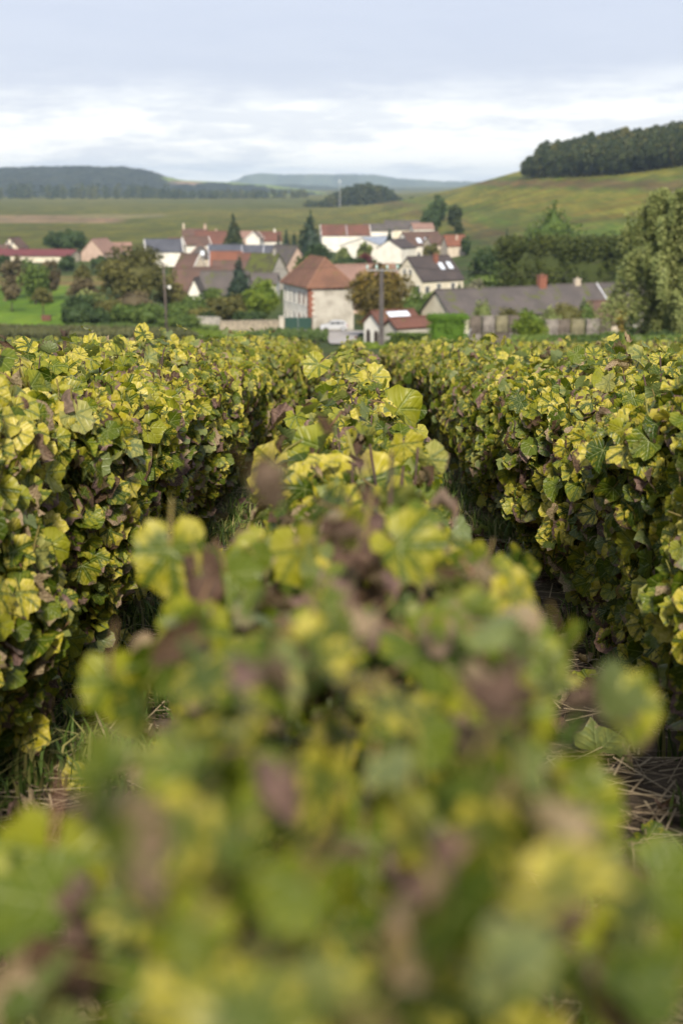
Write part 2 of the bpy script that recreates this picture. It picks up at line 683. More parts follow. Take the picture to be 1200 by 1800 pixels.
def crown_mesh(name, C, R, n, size, sp, up=0.15, inner=0.35, tone_vary=0.25, zlo=None, zhi=None, jitter=0.9, mat=None):
    P, D, k = blob_points(C, R, n, up, inner)
    V, F = leaf_quads(P, D, np.full(n, size), jitter=jitter)
    bt = rng.uniform(0.05, 0.95, len(C))[k]
    z = P[:, 2]
    zlo = z.min() if zlo is None else zlo
    zhi = z.max() if zhi is None else zhi
    tt = bt * 0.65 + 0.22 * rng.random(n) + tone_vary * 0.5 * (rng.random(n) - 0.3)  # tone differs at random by blob and leaf, not by height
    tint = np.repeat(np.stack([np.clip(tt, 0, 1), rng.random(n), rng.random(n)], -1), 4, 0)
    return np_mesh(name, V, F, mat or smat(sp), True, attrs={'tint': tint}, nper=4)


def make_blobs(form, H, W, trunk_h, D=None):
    """blob layout for a crown of height H and half-width W standing on a trunk of trunk_h"""
    D = D or W
    C, R = [], []
    if form in ('round', 'bush', 'broad'):
        nb = {'round': 26, 'bush': 34, 'broad': 40}[form]
        ch = (H - trunk_h) / 2
        for i in range(nb):
            d = rng.normal(0, 1, 3)
            d /= np.linalg.norm(d)
            f = rng.uniform(0.45, 0.80)
            s = rng.uniform(0.22, 0.40)
            c = np.array([d[0] * W * f, d[1] * D * f, trunk_h + ch + d[2] * ch * f])
            r = np.array([W, D, ch]) * s
            r[2] = max(r[2], 0.20 * W)
            c[2] = min(max(c[2], trunk_h + r[2] * 0.6), H - r[2] * 0.8)
            C.append(c)
            R.append(r)
        C.append((0, 0, trunk_h + ch))
        R.append((W * 0.55, D * 0.55, ch * 0.7))
    elif form == 'cone':
        lv = 13
        for i in range(lv):
            t = i / (lv - 1)
            z = trunk_h + (H - trunk_h) * t
            w = W * (1 - t) ** 0.85 + 0.04 * W
            m = max(3, int(8 * (1 - t)) + 2)
            for j in range(m):
                a = 2 * math.pi * (j + rng.random()) / m
                f = rng.uniform(0.5, 0.8)
                C.append((math.cos(a) * w * f, math.sin(a) * w * f, z - 0.12 * w))
                R.append((w * 0.42, w * 0.42, (H - trunk_h) / lv * rng.uniform(0.55, 0.95)))
    elif form == 'column':
        for i in range(26):
            t = rng.random()
            w = W * (math.sin(math.pi * (0.12 + 0.80 * t)) ** 0.6)
            a = rng.uniform(0, 6.28)
            C.append((math.cos(a) * w * 0.5, math.sin(a) * w * 0.5, trunk_h + (H - trunk_h) * (0.06 + 0.88 * t)))
            R.append((w * 0.5, w * 0.5, H * 0.09))
    elif form == 'block':
        for i in range(240):
            t = 0.94 if i % 3 == 0 else rng.random()
            x = rng.uniform(-1, 1)
            C.append((x * W * 0.92, rng.uniform(-1, 1) * D * 0.8, trunk_h + (H - trunk_h) * (0.08 + 0.84 * t)))
            R.append((W * 0.14 + 0.2, D * 0.4 + 0.1, H * 0.13))
    return np.array(C, float), np.array(R, float)


def trunk_mesh(parent, H, W, trunk_h, r0, name='trunk'):
    m = MB()
    lean = random.uniform(-0.04, 0.04) * H
    top = H * 0.72
    m.tube([(0, 0, -0.4), (lean * 0.2, 0, H * 0.18), (lean * 0.5, 0.02 * H, H * 0.42), (lean, 0, top)], [r0 * 1.25, r0, r0 * 0.65, r0 * 0.15], 7)
    for i in range(6):
        a = i * 1.05 + random.random()
        z0 = max(trunk_h * 0.9, H * 0.2) + i * H * 0.07
        e = Vector((math.cos(a) * W * 0.6, math.sin(a) * W * 0.6, z0 + H * 0.16))
        m.tube([(lean * z0 / H, 0, z0), (e.x * 0.5, e.y * 0.5, z0 + H * 0.06), tuple(e)], [r0 * 0.45, r0 * 0.3, r0 * 0.1], 5)
    return m.build(name, BARK, parent, True)


def tree(name, label, px, Yd, top, half, sp, form='round', trunk=0.22, n=2200, leaf=None, group=None, cat='tree', deep=None, sink=0.0, base=None, inner=0.35, jitter=0.9):
    """a tree or shrub that stands on the ground at distance Yd under pixel column px"""
    x = xat(px, Yd, (top + 560) / 2)
    zg = gz(x, Yd) if base is None else zat(base, Yd)
    H = zat(top, Yd) - zg
    W = half * Yd / FPX * (1.18 if form == 'bush' else 1.08 if form != 'block' else 1.0)
    t = thing(name, label, cat, (x, Yd, zg - sink), random.uniform(0, 0.6) if form != 'block' else 0.0, group)
    th = H * trunk
    D = W * (deep or 1.0)
    C, R = make_blobs(form, H, W, th, D)
    leaf = leaf or max(0.10, 0.0011 * Yd)
    me = crown_mesh('crown', C, R, n, leaf, sp, inner=inner, jitter=jitter)
    link('crown', me, t)
    if form in ('block', 'bush', 'broad', 'cone'):
        # opaque core in an even, darker leaf tone, closing gaps in the crown
        f = {'block': (0.84, 0.40, 0.84), 'bush': (0.66, 0.66, 0.62), 'broad': (0.62, 0.62, 0.58), 'cone': (0.62, 0.62, 0.90)}[form]
        nu, nv = 14, 9
        V, F = [], []
        zc, hz = (th + (H - th) * 0.5, (H - th) * 0.5)
        for i in range(nv + 1):
            for j in range(nu):
                ph, la = 2 * math.pi * j / nu, -math.pi / 2 + math.pi * i / nv
                cx_, cy_, cz_ = math.cos(la) * math.cos(ph), math.cos(la) * math.sin(ph), math.sin(la)
                if form == 'block':
                    m_ = max(abs(cx_), abs(cy_), abs(cz_))
                    k_ = 0.75 / m_ + 0.25
                    cx_, cy_, cz_ = cx_ * k_, cy_ * k_, cz_ * k_
                if form == 'cone':
                    cx_, cy_ = cx_ * (1 - cz_) * 0.62, cy_ * (1 - cz_) * 0.62
                w_ = random.uniform(0.92, 1.04)
                V.append((cx_ * W * f[0] * w_, cy_ * D * f[1] * w_, zc + cz_ * hz * f[2] * w_))
        for i in range(nv):
            for j in range(nu):
                F.append((i * nu + j, i * nu + (j + 1) % nu, (i + 1) * nu + (j + 1) % nu, (i + 1) * nu + j))
        tn_ = np.tile([[0.30, 0.5, 0.5]], (len(V), 1))
        link('opaque_core', np_mesh('opaque_core', np.array(V), np.array(F), me.materials[0], True, attrs={'tint': tn_}, nper=4), t)
    trunk_mesh(t, H, W, th, max(0.05, 0.022 * H))
    return t


# ------------------------------------------------------------------ far hills, woods
def hill_mat(name, forest_a, forest_b, sc):
    t = NT(name)
    a = t.attr('col')
    p = t.pos()
    n1 = t.noise(p, sc, 4, 0.7)
    n2 = t.noise(p, sc * 0.12, 4, 0.6)
    c = t.mix(1.0, a.outputs['Color'], t.mix(t.step(n1, 0.3, 0.7), forest_a, forest_b), 'MULTIPLY')
    c = t.mix(t.math('MULTIPLY', t.step(n2, 0.55, 0.75), 0.5), c, t.mix(1.0, c, (1.6, 1.25, 0.8), 'MULTIPLY'))
    return t.done(t.bsdf(c, 0.95, None, spec=0.1))


def hill(name, label, prof, Y0, Y1, Y2, step_px, rows, bump, colfn, mat):
    pxs = np.arange(prof[0][0], prof[-1][0] + 1, step_px)
    pys = np.interp(pxs, [p[0] for p in prof], [p[1] for p in prof])
    k = np.ones(5) / 5
    pys = np.convolve(np.pad(pys, 2, 'edge'), k, 'valid')
    V, Cc = [], []
    ts = np.linspace(0, 2, rows)
    for t in ts:
        Yr = Y0 + (Y1 - Y0) * t if t <= 1 else Y1 + (Y2 - Y1) * (t - 1)
        for px, py in zip(pxs, pys):
            zt = zat(py, Y1)
            f = float(sstep(0, 1, t if t <= 1 else 2 - t)) ** 0.9
            x = (px - 600) / FPX * Y1 * 1.02
            z = -34 + (zt + 34) * f
            c, b = colfn(px, t)
            V.append((x + rng.uniform(-1, 1) * bump * 0.5, Yr, z + (rng.random() - 0.75) * bump * b))
            Cc.append(c)
    n = len(pxs)
    ix = np.arange(n * rows).reshape(rows, n)
    q = np.stack([ix[:-1, :-1], ix[:-1, 1:], ix[1:, 1:], ix[1:, :-1]], -1).reshape(-1, 4)
    o = link(name, np_mesh(name, np.array(V), q, mat, True, attrs={'col': np.array(Cc)}, nper=4))
    return tag(o, label, None, None, 'structure')


def wood_cols(px, t):
    if 325 < px < 372 and 0.72 < t < 0.88:
        return (0.19, 0.145, 0.11), 0.05
    if px > 300 and t > 0.86:
        return (0.14, 0.19, 0.06), 0.05
    if px < 70 and 0.20 < t < 0.34:
        return (0.20, 0.27, 0.11), 0.05
    if px > 450 and 0.35 < t < 0.55:
        return (0.10, 0.14, 0.045), 0.2
    return (0.028, 0.037, 0.032), 1.0


HM = hill_mat('hill_cover', (0.40, 0.48, 0.52), (1.65, 1.5, 1.35), 0.035)
hill('wooded_hill', 'long wooded hill closing the valley', [(-1400, 330), (-900, 306), (-400, 298), (-100, 295), (0, 297), (60, 294), (150, 292), (240, 293), (272, 299), (300, 311), (330, 317), (400, 320), (470, 325), (540, 334), (620, 350)],
     2300, 3000, 3900, 5, 60, 8, wood_cols, HM)
hill('pale_hill', 'pale green field ridge in the haze', [(200, 350), (330, 335), (430, 327), (520, 324), (600, 329), (700, 331), (900, 334), (1100, 345)],
     4000, 4600, 5400, 8, 30, 6, lambda px, t: ((0.075, 0.105, 0.055), 0.3) if (px // 60) % 3 == 1 and px < 640 else ((0.04, 0.052, 0.04), 1.0), HM)
hill('distant_hill', 'faint blue ridge on the horizon', [(150, 340), (380, 330), (418, 319), (445, 306), (470, 303), (500, 307), (560, 306), (660, 307), (690, 313), (760, 318), (860, 320), (1000, 321), (1300, 322), (1700, 330)],
     6800, 7600, 8600, 6, 30, 12, lambda px, t: ((0.06, 0.075, 0.05), 1.0) if (px // 45) % 2 else ((0.085, 0.105, 0.07), 0.4), HM)

# wood clump in the middle distance
C, R = [], []
for i in range(46):
    px = rng.uniform(577, 697)
    C.append((xat(px, 1500), 1500 + rng.uniform(-40, 60), 0))
    f = 1 - ((px - 640) / 62) ** 2 * 0.85
    top = zat(352 - 31 * f * rng.uniform(0.8, 1.05), 1500)
    zb = gz(C[-1][0], 1500)
    h = max(3.0, top - zb)
    C[-1] = (C[-1][0], C[-1][1], zb + h * 0.55)
    R.append((rng.uniform(5, 8), 6, h * 0.47))
for i in range(30):
    px = rng.choice([rng.uniform(538, 580), rng.uniform(690, 732)])
    xx = xat(px, 1480)
    zb = gz(xx, 1480)
    h = rng.uniform(3, 6.5)
    C.append((xx, 1480 + rng.uniform(-20, 20), zb + h * 0.5))
    R.append((4.5, 4, h * 0.5))
o = link('copse', crown_mesh('copse', C, R, 9000, 1.5, 'wood', inner=0.3))
tag(o, 'dark rounded copse on the field rise before the pale far hills', None, None, 'stuff')
# belt of slim trees at the foot of the wooded hill
C, R = [], []
for i in range(420):
    px = rng.uniform(-400, 330) if i < 300 else rng.uniform(300, 540)
    Yp = 2250 + rng.uniform(-90, 60)
    xx = xat(px, Yp)
    zb = gz(xx, Yp)
    h = rng.uniform(11, 24) if px < 300 else rng.uniform(8, 14)
    C.append((xx, Yp, zb + h * 0.45))
    R.append((rng.uniform(2.5, 5.5), 4, h * 0.55))
o = link('tree_belt', crown_mesh('tree_belt', C, R, 16000, 1.9, 'wood', inner=0.3))
tag(o, 'blue-grey belt of slim trees at the foot of the wooded hill', None, None, 'stuff')


# ------------------------------------------------------------------ road, yard and plots below the vines
def drape(name, label, poly_rows, mat, lift=0.10):
    """a sheet laid on the ground: rows of points (x, y) across its width"""
    V, F = [], []
    n = len(poly_rows[0])
    for r in poly_rows:
        for (x, y) in r:
            V.append((x, y, gz(x, y) + lift))
    for i in range(len(poly_rows) - 1):
        for j in range(n - 1):
            F.append((i * n + j, i * n + j + 1, (i + 1) * n + j + 1, (i + 1) * n + j))
    o = mesh_obj(name, V, F, mat, None, True)
    return tag(o, label, None, None, 'structure')


def strip(path, w, k=4):
    rows = []
    for i, (px, Yd) in enumerate(path):
        a = path[max(i - 1, 0)]
        b = path[min(i + 1, len(path) - 1)]
        dx, dy = xat(b[0], b[1]) - xat(a[0], a[1]), b[1] - a[1]
        l = math.hypot(dx, dy)
        nx_, ny_ = -dy / l, dx / l
        ww = w[i] if isinstance(w, list) else w
        x = xat(px, Yd)
        rows.append([(x + nx_ * ww * (j / (k - 1) - 0.5), Yd + ny_ * ww * (j / (k - 1) - 0.5)) for j in range(k)])
    return rows


ASPH = plain('asphalt_pale', (0.34, 0.31, 0.285), (0.26, 0.24, 0.22), 0.6, 0.9, 0.2)
DIRT = plain('dirt_track', (0.36, 0.30, 0.22), (0.24, 0.21, 0.14), 0.8, 0.95, 0.3)
LAWN = plain('verge_grass', (0.085, 0.19, 0.02), (0.06, 0.12, 0.02), 0.7, 0.95, 0.4)
drape('road', 'pale village road in front of the white house', strip([(520, 208.5), (560, 207), (600, 206), (640, 204), (760, 200), (900, 196)], [4.5, 5.5, 6.0, 6.0, 5.5, 5.0]), ASPH, 0.22)
drape('road', 'side road coming up towards the vines', strip([(603, 205), (602, 195), (601, 180), (601, 160), (602, 140)], [5.0, 4.2, 3.6, 3.0, 2.4]), ASPH, 0.16)
drape('path', 'dirt track along the stone wall', strip([(380, 204), (420, 205.5), (455, 207.5), (490, 209), (525, 209)], [2.0, 2.2, 2.6, 3.2, 3.6]), DIRT, 0.17)

# ------------------------------------------------------------------ houses
WALL_W = plain('render_white', (0.66, 0.64, 0.58), (0.55, 0.52, 0.46), 0.5, 0.9)
WALL_C = plain('render_cream', (0.60, 0.55, 0.44), (0.50, 0.45, 0.35), 0.5, 0.9)
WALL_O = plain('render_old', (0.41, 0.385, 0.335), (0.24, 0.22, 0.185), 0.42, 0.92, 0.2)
WALL_P = plain('render_pink', (0.42, 0.31, 0.25), (0.34, 0.25, 0.20), 0.6, 0.9)
WALL_S = plain('stone_grey', (0.40, 0.37, 0.32), (0.25, 0.235, 0.21), 1.6, 0.95, 0.5)
WALL_B = plain('stone_beige', (0.52, 0.45, 0.36), (0.38, 0.32, 0.25), 1.4, 0.95, 0.4)
BRICK = plain('brick_red', (0.24, 0.095, 0.06), (0.16, 0.065, 0.045), 2.5, 0.9, 0.3)
R_RED = roof_mat('tile_red', (0.140, 0.062, 0.045), (0.095, 0.047, 0.036), 0.15)
R_MAIN = roof_mat('tile_red_brown', (0.170, 0.086, 0.056), (0.115, 0.062, 0.043), 0.10)
R_ORG = roof_mat('tile_orange', (0.185, 0.075, 0.045), (0.135, 0.058, 0.038))
R_BRN = roof_mat('tile_brown', (0.120, 0.070, 0.055), (0.080, 0.052, 0.043), 0.2)
R_DRK = roof_mat('tile_dark', (0.075, 0.060, 0.056), (0.052, 0.043, 0.043))
R_GRY = roof_mat('tile_grey', (0.100, 0.085, 0.080), (0.068, 0.060, 0.058), 0.25)
R_SLT = roof_mat('slate', (0.085, 0.088, 0.105), (0.055, 0.058, 0.072))
R_BLU = plain('sheet_roof', (0.25, 0.28, 0.33), (0.19, 0.215, 0.26), 0.4, 0.5)
R_MOS = roof_mat('tile_mossy', (0.060, 0.050, 0.035), (0.04, 0.036, 0.026), 0.8)
R_PNK = roof_mat('tile_pink', (0.235, 0.145, 0.112), (0.185, 0.115, 0.092))
R_CRM = roof_mat('sheet_crimson', (0.14, 0.042, 0.043), (0.11, 0.036, 0.038), 0.0, 1.0)
FRAME = plain('window_frame', (0.72, 0.70, 0.66), (0.6, 0.58, 0.54), 3.0, 0.6)
SHUT = plain('shutter_brown', (0.16, 0.065, 0.042), (0.11, 0.05, 0.035), 3.0, 0.7)
SHUTG = plain('shutter_grey', (0.25, 0.23, 0.22), (0.20, 0.185, 0.18), 3.0, 0.7)
FLASH = plain('zinc_flashing', (0.48, 0.49, 0.52), (0.40, 0.41, 0.44), 2.0, 0.45)
GREEN_PAINT = plain('green_paint', (0.014, 0.048, 0.034), (0.011, 0.038, 0.028), 2.0, 0.55)
DARK_WOOD_SHADE = plain('dark_planks_and_shade', (0.055, 0.040, 0.032), (0.035, 0.027, 0.024), 2.0, 0.85)  # barn timber, also the colour of the painted arch shade


def glass_mat():
    t = NT('window_glass')
    b = t.bsdf((0.035, 0.040, 0.048), 0.12, spec=0.6)
    return t.done(b)


GLASS = glass_mat()
SKYLT = plain('skylight_glass', (0.62, 0.66, 0.72), (0.5, 0.55, 0.62), 1.0, 0.2, spec=0.6)


def window(root, side, L, W, t, z, w, h, shutter=None, pane=None, depth=0.10):
    """window (frame with a sunk pane) on one wall of a house; t along the wall, z its sill"""
    fr = 0.09

    def put(mb, a0, a1, z0, z1, o0, o1):
        if side == 'f':
            mb.box(a0, a1, -W / 2 - o1, -W / 2 - o0, z0, z1)
        elif side == 'b':
            mb.box(a0, a1, W / 2 + o0, W / 2 + o1, z0, z1)
        elif side == 'r':
            mb.box(L / 2 + o0, L / 2 + o1, a0, a1, z0, z1)
        else:
            mb.box(-L / 2 - o1, -L / 2 - o0, a0, a1, z0, z1)
        return mb
    m = MB()
    put(m, t - w / 2 - fr, t - w / 2, z - fr, z + h + fr, -0.05, 0.07)
    put(m, t + w / 2, t + w / 2 + fr, z - fr, z + h + fr, -0.05, 0.07)
    put(m, t - w / 2, t + w / 2, z + h, z + h + fr, -0.05, 0.07)
    put(m, t - w / 2, t + w / 2, z - fr, z, -0.05, 0.10)
    put(m, t - 0.03, t + 0.03, z, z + h, -0.05, 0.045)
    o = m.build('window', FRAME, root)
    m = MB()
    if shutter is not None:
        put(m, t - w / 2 + 0.01, t - 0.035, z + 0.01, z + h - 0.01, -0.03, 0.055)
        put(m, t + 0.035, t + w / 2 - 0.01, z + 0.01, z + h - 0.01, -0.03, 0.055)
        m.build('shutter', shutter, o)
    else:
        put(m, t - w / 2 + 0.001, t - 0.031, z + 0.001, z + h - 0.001, -0.04, 0.02)
        put(m, t + 0.031, t + w / 2 - 0.001, z + 0.001, z + h - 0.001, -0.04, 0.02)
        m.build('pane', pane or GLASS, o)
    return o


def house(name, label, cat, px, Yd, yaw, L, W, eave, ridge, wm, rm, hip=0.0, over=0.35, chim=(), wins=(), sky=(), parapet=None, group=None, base=None, verge=None):
    """px, Yd: centre; yaw in degrees of the ridge; eave and ridge given as picture rows at the centre's distance"""
    x = xat(px, Yd, eave)
    zg = min(gz(x + dx, Yd + dy) for dx in (-W / 2, W / 2) for dy in (-W / 2, W / 2)) if base is None else zat(base, Yd)
    he = max(2.0, zat(eave, Yd) - zg)
    hr = zat(ridge, Yd) - zg
    hr = max(hr, he + 0.8)
    root = thing(name, label, cat, (x, Yd, zg), math.radians(yaw), group)
    a, b = L / 2, W / 2
    rise = hr - he
    k = rise / b
    if hip:
        MB().box(-a, a, -b, b, -1.0, he).build('wall', wm, root)
    else:
        MB().prism([(-b, -1.0), (b, -1.0), (b, he), (0, hr - 0.02), (-b, he)], -a, a, 'x').build('wall', wm, root)
    t = 0.16
    zo = he - over * k + t
    m = MB()
    if hip:
        A, B = a + over, b + over
        rx = max(0.3, a - hip)
        q = [(-A, -B, zo), (A, -B, zo), (A, B, zo), (-A, B, zo), (-rx, 0, hr + t), (rx, 0, hr + t)]
        lo = [(p[0], p[1], p[2] - t) for p in q[:4]]
        m.poly(q + lo, [(0, 1, 5, 4), (1, 2, 5), (2, 3, 4, 5), (3, 0, 4), (0, 6, 7, 1), (1, 7, 8, 2), (2, 8, 9, 3), (3, 9, 6, 0), (6, 9, 8, 7)])
        roof = m.build('roof', rm, root)
        m = MB()
        for (p0, p1) in ((0, 4), (3, 4), (1, 5), (2, 5), (4, 5)):
            m.tube([q[p0], q[p1]], 0.11, 6)
        m.build('ridge_tile', MATS.get('tile_ridge') or plain('tile_ridge', (0.22, 0.115, 0.075), (0.18, 0.095, 0.062), 2.0, 0.85), roof)
    else:
        A = a + 0.25
        B = b + over
        m.slab([(-A, -B, zo), (A, -B, zo), (A, 0, hr + t), (-A, 0, hr + t)], t)
        m.slab([(A, B, zo), (-A, B, zo), (-A, 0, hr + t), (A, 0, hr + t)], t)
        roof = m.build('roof', rm, root)
        MB().tube([(-A, 0, hr + t), (A, 0, hr + t)], 0.12, 6).build('ridge_tile', rm, roof)
        if verge:
            for sgn in (-1, 1):
                m = MB()
                for yy in (-1, 1):
                    m.tube([(sgn * (A + 0.02), yy * B, zo - 0.03), (sgn * (A + 0.02), 0, hr + t - 0.02)], 0.13, 4)
                m.build('verge', verge, roof)
        for tp in (parapet or ()):
            m = MB()
            for yy in (-1, 1):
                m.tube([(tp, yy * B, zo + 0.05), (tp, 0, hr + t + 0.05)], 0.12, 4)
            m.build('parapet', FLASH, roof)
    for (cx, cy, ch, cw, cm) in chim:
        zr = hr - abs(cy) * k
        c = MB().box(cx - cw / 2, cx + cw / 2, cy - cw * 0.4, cy + cw * 0.4, zr - 0.6, zr + ch)
        c.box(cx - cw / 2 - 0.06, cx + cw / 2 + 0.06, cy - cw * 0.4 - 0.06, cy + cw * 0.4 + 0.06, zr + ch + 0.002, zr + ch + 0.14)
        c.tube([(cx, cy, zr + ch + 0.1), (cx, cy, zr + ch + 0.42)], 0.11, 7)
        c.build('chimney', cm, roof)
    for (sx, f0, f1, w, side) in sky:             # roof windows: along the ridge, from f0 to f1 down the slope
        y0, y1 = side * b * f0, side * b * f1
        z0, z1 = hr - b * f0 * k + t, hr - b * f1 * k + t
        q = [(sx - w / 2, y0, z0 + 0.06), (sx + w / 2, y0, z0 + 0.06), (sx + w / 2, y1, z1 + 0.06), (sx - w / 2, y1, z1 + 0.06)]
        if side < 0:
            q = q[::-1]
        MB().slab(q, 0.12).build('skylight', SKYLT, roof)
    for wv in wins:
        window(root, wv[0], L, W, *wv[1:])
    return root, L, W, he, hr


# the large house with a hipped roof by the road
cn = at(542, 575, 212)
yaw = math.radians(-71)
L, W = 13.0, 7.0
off = Vector((math.cos(yaw), math.sin(yaw))) * (L / 2) + Vector((-math.sin(yaw), math.cos(yaw))) * (-W / 2)
cx, cy = cn.x - off.x, cn.y - off.y
zg = gz(cn.x, cn.y) + 0.1
he = zat(499, 212) - zg
wins = []
for i, t in enumerate((-5.1, -2.8, -0.4, 2.0, 4.3)):
    sh = SHUT if i >= 3 else SHUTG if i == 2 else None
    wins.append(('f', t, he - 2.75, 1.0, 1.9, sh))
    wins.append(('f', t, he - 6.05, 1.0, 2.0, SHUT if i == 3 else SHUTG if i in (2, 4) else None))
PXc = 600 + cx / cy * FPX * (math.cos(PITCH) - zat(499, cy) / cy * math.sin(PITCH))
root, L, W, he2, hr2 = house('house', 'large two-storey white house with red hipped roof beside the parked car', 'house', PXc, cy, -71, L, W, 496, 453, WALL_W, R_MAIN, hip=3.0, over=0.45, wins=wins, base=None)
WM = root.children[0]
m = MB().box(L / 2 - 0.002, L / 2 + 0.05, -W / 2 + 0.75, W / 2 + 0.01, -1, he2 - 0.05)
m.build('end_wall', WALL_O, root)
m = MB()                                                     # brick quoins at the near corner
z = -0.2
i = 0
while z < he2 - 0.4:
    l1 = 0.75 if i % 2 else 0.52
    m.box(L / 2 - l1, L / 2 + 0.065, -W / 2 - 0.06, -W / 2 + (0.52 if i % 2 else 0.75), z, z + 0.40)
    z += 0.42
    i += 1
m.build('brick_quoin', BRICK, root)
MB().box(L / 2 + 0.03, L / 2 + 0.09, 0.2, 2.2, he2 - 0.75, he2 - 0.25).build('dark_panel', DARK_WOOD_SHADE, root)  # dark panel high on the end wall, below the eave
MB().box(-L / 2 - 0.03, L / 2 - 0.8, -W / 2 - 0.08, -W / 2 + 0.02, he2 - 0.32, he2 - 0.12).build('cornice', FRAME, root)

house('house', 'cream gabled house with dark roof, two roof windows and a brick chimney', 'house', 752, 302, 39, 11.5, 9.2, 489, 451, WALL_C, R_DRK, over=0.4,
      chim=[(1.0, -1.2, 1.6, 0.9, BRICK)], sky=[(1.8, 0.32, 0.62, 1.2, -1), (4.2, 0.30, 0.60, 1.2, -1)],
      wins=[('l', -0.9, 5.0, 0.9, 1.3), ('l', 0.9, 5.0, 0.9, 1.3), ('l', 2.4, 1.6, 0.9, 1.3), ('l', 0.5, 1.6, 0.9, 1.3), ('l', -2.8, 1.4, 2.2, 1.7), ('f', -1.2, 2.0, 1.1, 1.4), ('f', 2.8, 2.0, 1.1, 1.4), ('f', -4.4, 1.0, 1.2, 2.0)])
house('garage', 'white garage with wide plain gable beside the dormered house', 'garage', 697, 436, 58, 9, 8.4, 435, 421, WALL_W, R_DRK, over=0.3)
house('house', 'white house with steep dark roof and two pale dormer windows', 'house', 738, 448, 32, 13, 8.5, 430, 408, WALL_W, R_BRN, over=0.35,
      sky=[(-2.4, 0.5, 0.86, 1.6, -1), (0.6, 0.5, 0.86, 1.6, -1)], wins=[('f', -3.5, 0.9, 1.1, 1.4), ('f', 0.5, 0.9, 1.1, 1.4)])
house('warehouse', 'white warehouse with low blue-grey sheet roof', 'warehouse', 657, 470, 62, 17, 16, 431, 417, WALL_W, R_BLU, over=0.3)
house('house', 'long white building with dark red roof split by a pale parapet', 'house', 606, 528, 5, 17.5, 10, 413, 396, WALL_W, R_RED, over=0.3, parapet=[0.4], verge=FRAME)
house('house', 'plain grey-roofed building right of the long red-roofed one', 'house', 664, 560, 4, 11, 9, 405, 394, WALL_W, R_GRY)
house('house', 'wide grey-brown roof highest at the back of the village', 'house', 706, 566, 2, 13.5, 9, 403, 388, WALL_C, R_GRY)
house('house', 'small cream house with pale low roof behind the dormered house', 'house', 741, 556, 10, 8, 7, 402, 393, WALL_W, R_PNK, wins=[('f', -1.8, 1.0, 1.0, 1.2), ('f', 1.2, 1.0, 1.0, 1.2)])
house('house', 'small dark house with bright orange tiled roof under the tall trees', 'house', 798, 432, 14, 6.2, 6.5, 431, 414, WALL_B, R_ORG, chim=[(0.2, -1.4, 1.2, 0.7, WALL_P)])
house('house', 'brown tiled roof between dormered house and orange roof', 'house', 770, 440, 20, 7, 7, 429, 415, WALL_B, R_BRN)
# the older part of the village on the left
house('house', 'slate-roofed house with white gable left of the village centre', 'house', 287, 428, 14, 10.5, 7, 441, 421, WALL_W, R_SLT, verge=FRAME)
house('house', 'low red-tiled house with pale front behind the slate roof', 'house', 316, 470, 10, 7, 6, 428, 419, WALL_P, R_RED)
house('house', 'tall brick building with dark openings at the back of the old village', 'house', 343, 505, 4, 8.5, 7, 414, 403, WALL_P, R_BRN, wins=[('f', -3.0, 4.0, 1.5, 1.8), ('f', -1.0, 4.0, 1.5, 1.8), ('f', 2.0, 4.0, 1.5, 1.8)], chim=[(-3.9, 0, 1.8, 0.6, WALL_B), (3.5, 0, 1.6, 0.8, WALL_P)])
house('house', 'broad brick-red roof left of the dark conifer', 'house', 372, 480, -6, 10.5, 8.5, 428, 407, WALL_P, R_RED, chim=[(1.5, 0.5, 1.0, 0.7, WALL_P)])
house('house', 'white-gabled house with small brown roof above the dormer cottage', 'house', 344, 432, 20, 7.5, 6.5, 430, 417, WALL_W, R_BRN, verge=FRAME, wins=[('f', -1.2, 1.2, 0.9, 1.2), ('f', 1.4, 1.2, 0.9, 1.2)])
house('cottage', 'stone cottage with hipped mossy roof and one dormer', 'cottage', 353, 400, 8, 6.5, 6, 452, 432, WALL_B, R_GRY, hip=2.6, sky=[(0.4, 0.5, 0.85, 0.9, -1)])
house('cottage', 'brown-roofed cottage showing a pale stone gable to the right', 'cottage', 335, 372, -38, 6.5, 5.5, 472, 447, WALL_B, R_BRN, verge=FRAME)
house('house', 'bright orange-tiled roof with pale side walls in the old village', 'house', 398, 378, 3, 8.2, 6.5, 465, 443, WALL_O, R_ORG, verge=FLASH)
house('barn', 'dark timber barn with slate roof edged in grey zinc', 'barn', 396, 396, 3, 8.6, 6, 441, 431, DARK_WOOD_SHADE, R_SLT, verge=FLASH)
house('house', 'red lower roof between orange roof and mossy barn', 'house', 440, 372, -6, 6.5, 6, 468, 446, WALL_P, R_RED)
house('barn', 'long blue slate roof behind the mossy barn', 'barn', 462, 396, 2, 11.5, 6.5, 449, 432, WALL_S, R_SLT, parapet=[0.2])
house('barn', 'barn with moss-covered steep dark roof and stone gable', 'barn', 467, 335, -32, 7.5, 7, 479, 447, WALL_S, R_MOS, chim=[(2.6, 0, 1.0, 0.6, WALL_S)])
house('house', 'pink-plastered gable wall of a house behind the mossy barn', 'house', 503, 352, -52, 9, 7.5, 470, 432, WALL_P, R_GRY)
house('house', 'dark red roof with small white gable at the far edge of the village', 'house', 470, 520, 6, 9.5, 7, 423, 408, WALL_W, R_RED, chim=[(2.6, 0, 0.9, 0.6, WALL_W)])
house('house', 'white triangular gable in front of the far dark red roof', 'house', 448, 512, 80, 6, 4.8, 419, 408, WALL_W, R_BRN, verge=FRAME)
house('house', 'pink house with pale roof behind the dark conifer', 'house', 432, 540, 15, 6, 6, 417, 407, WALL_P, R_PNK)
house('house', 'brown terraced roof below the orange roof', 'house', 412, 345, 2, 10, 6.5, 474, 459, WALL_B, R_BRN)
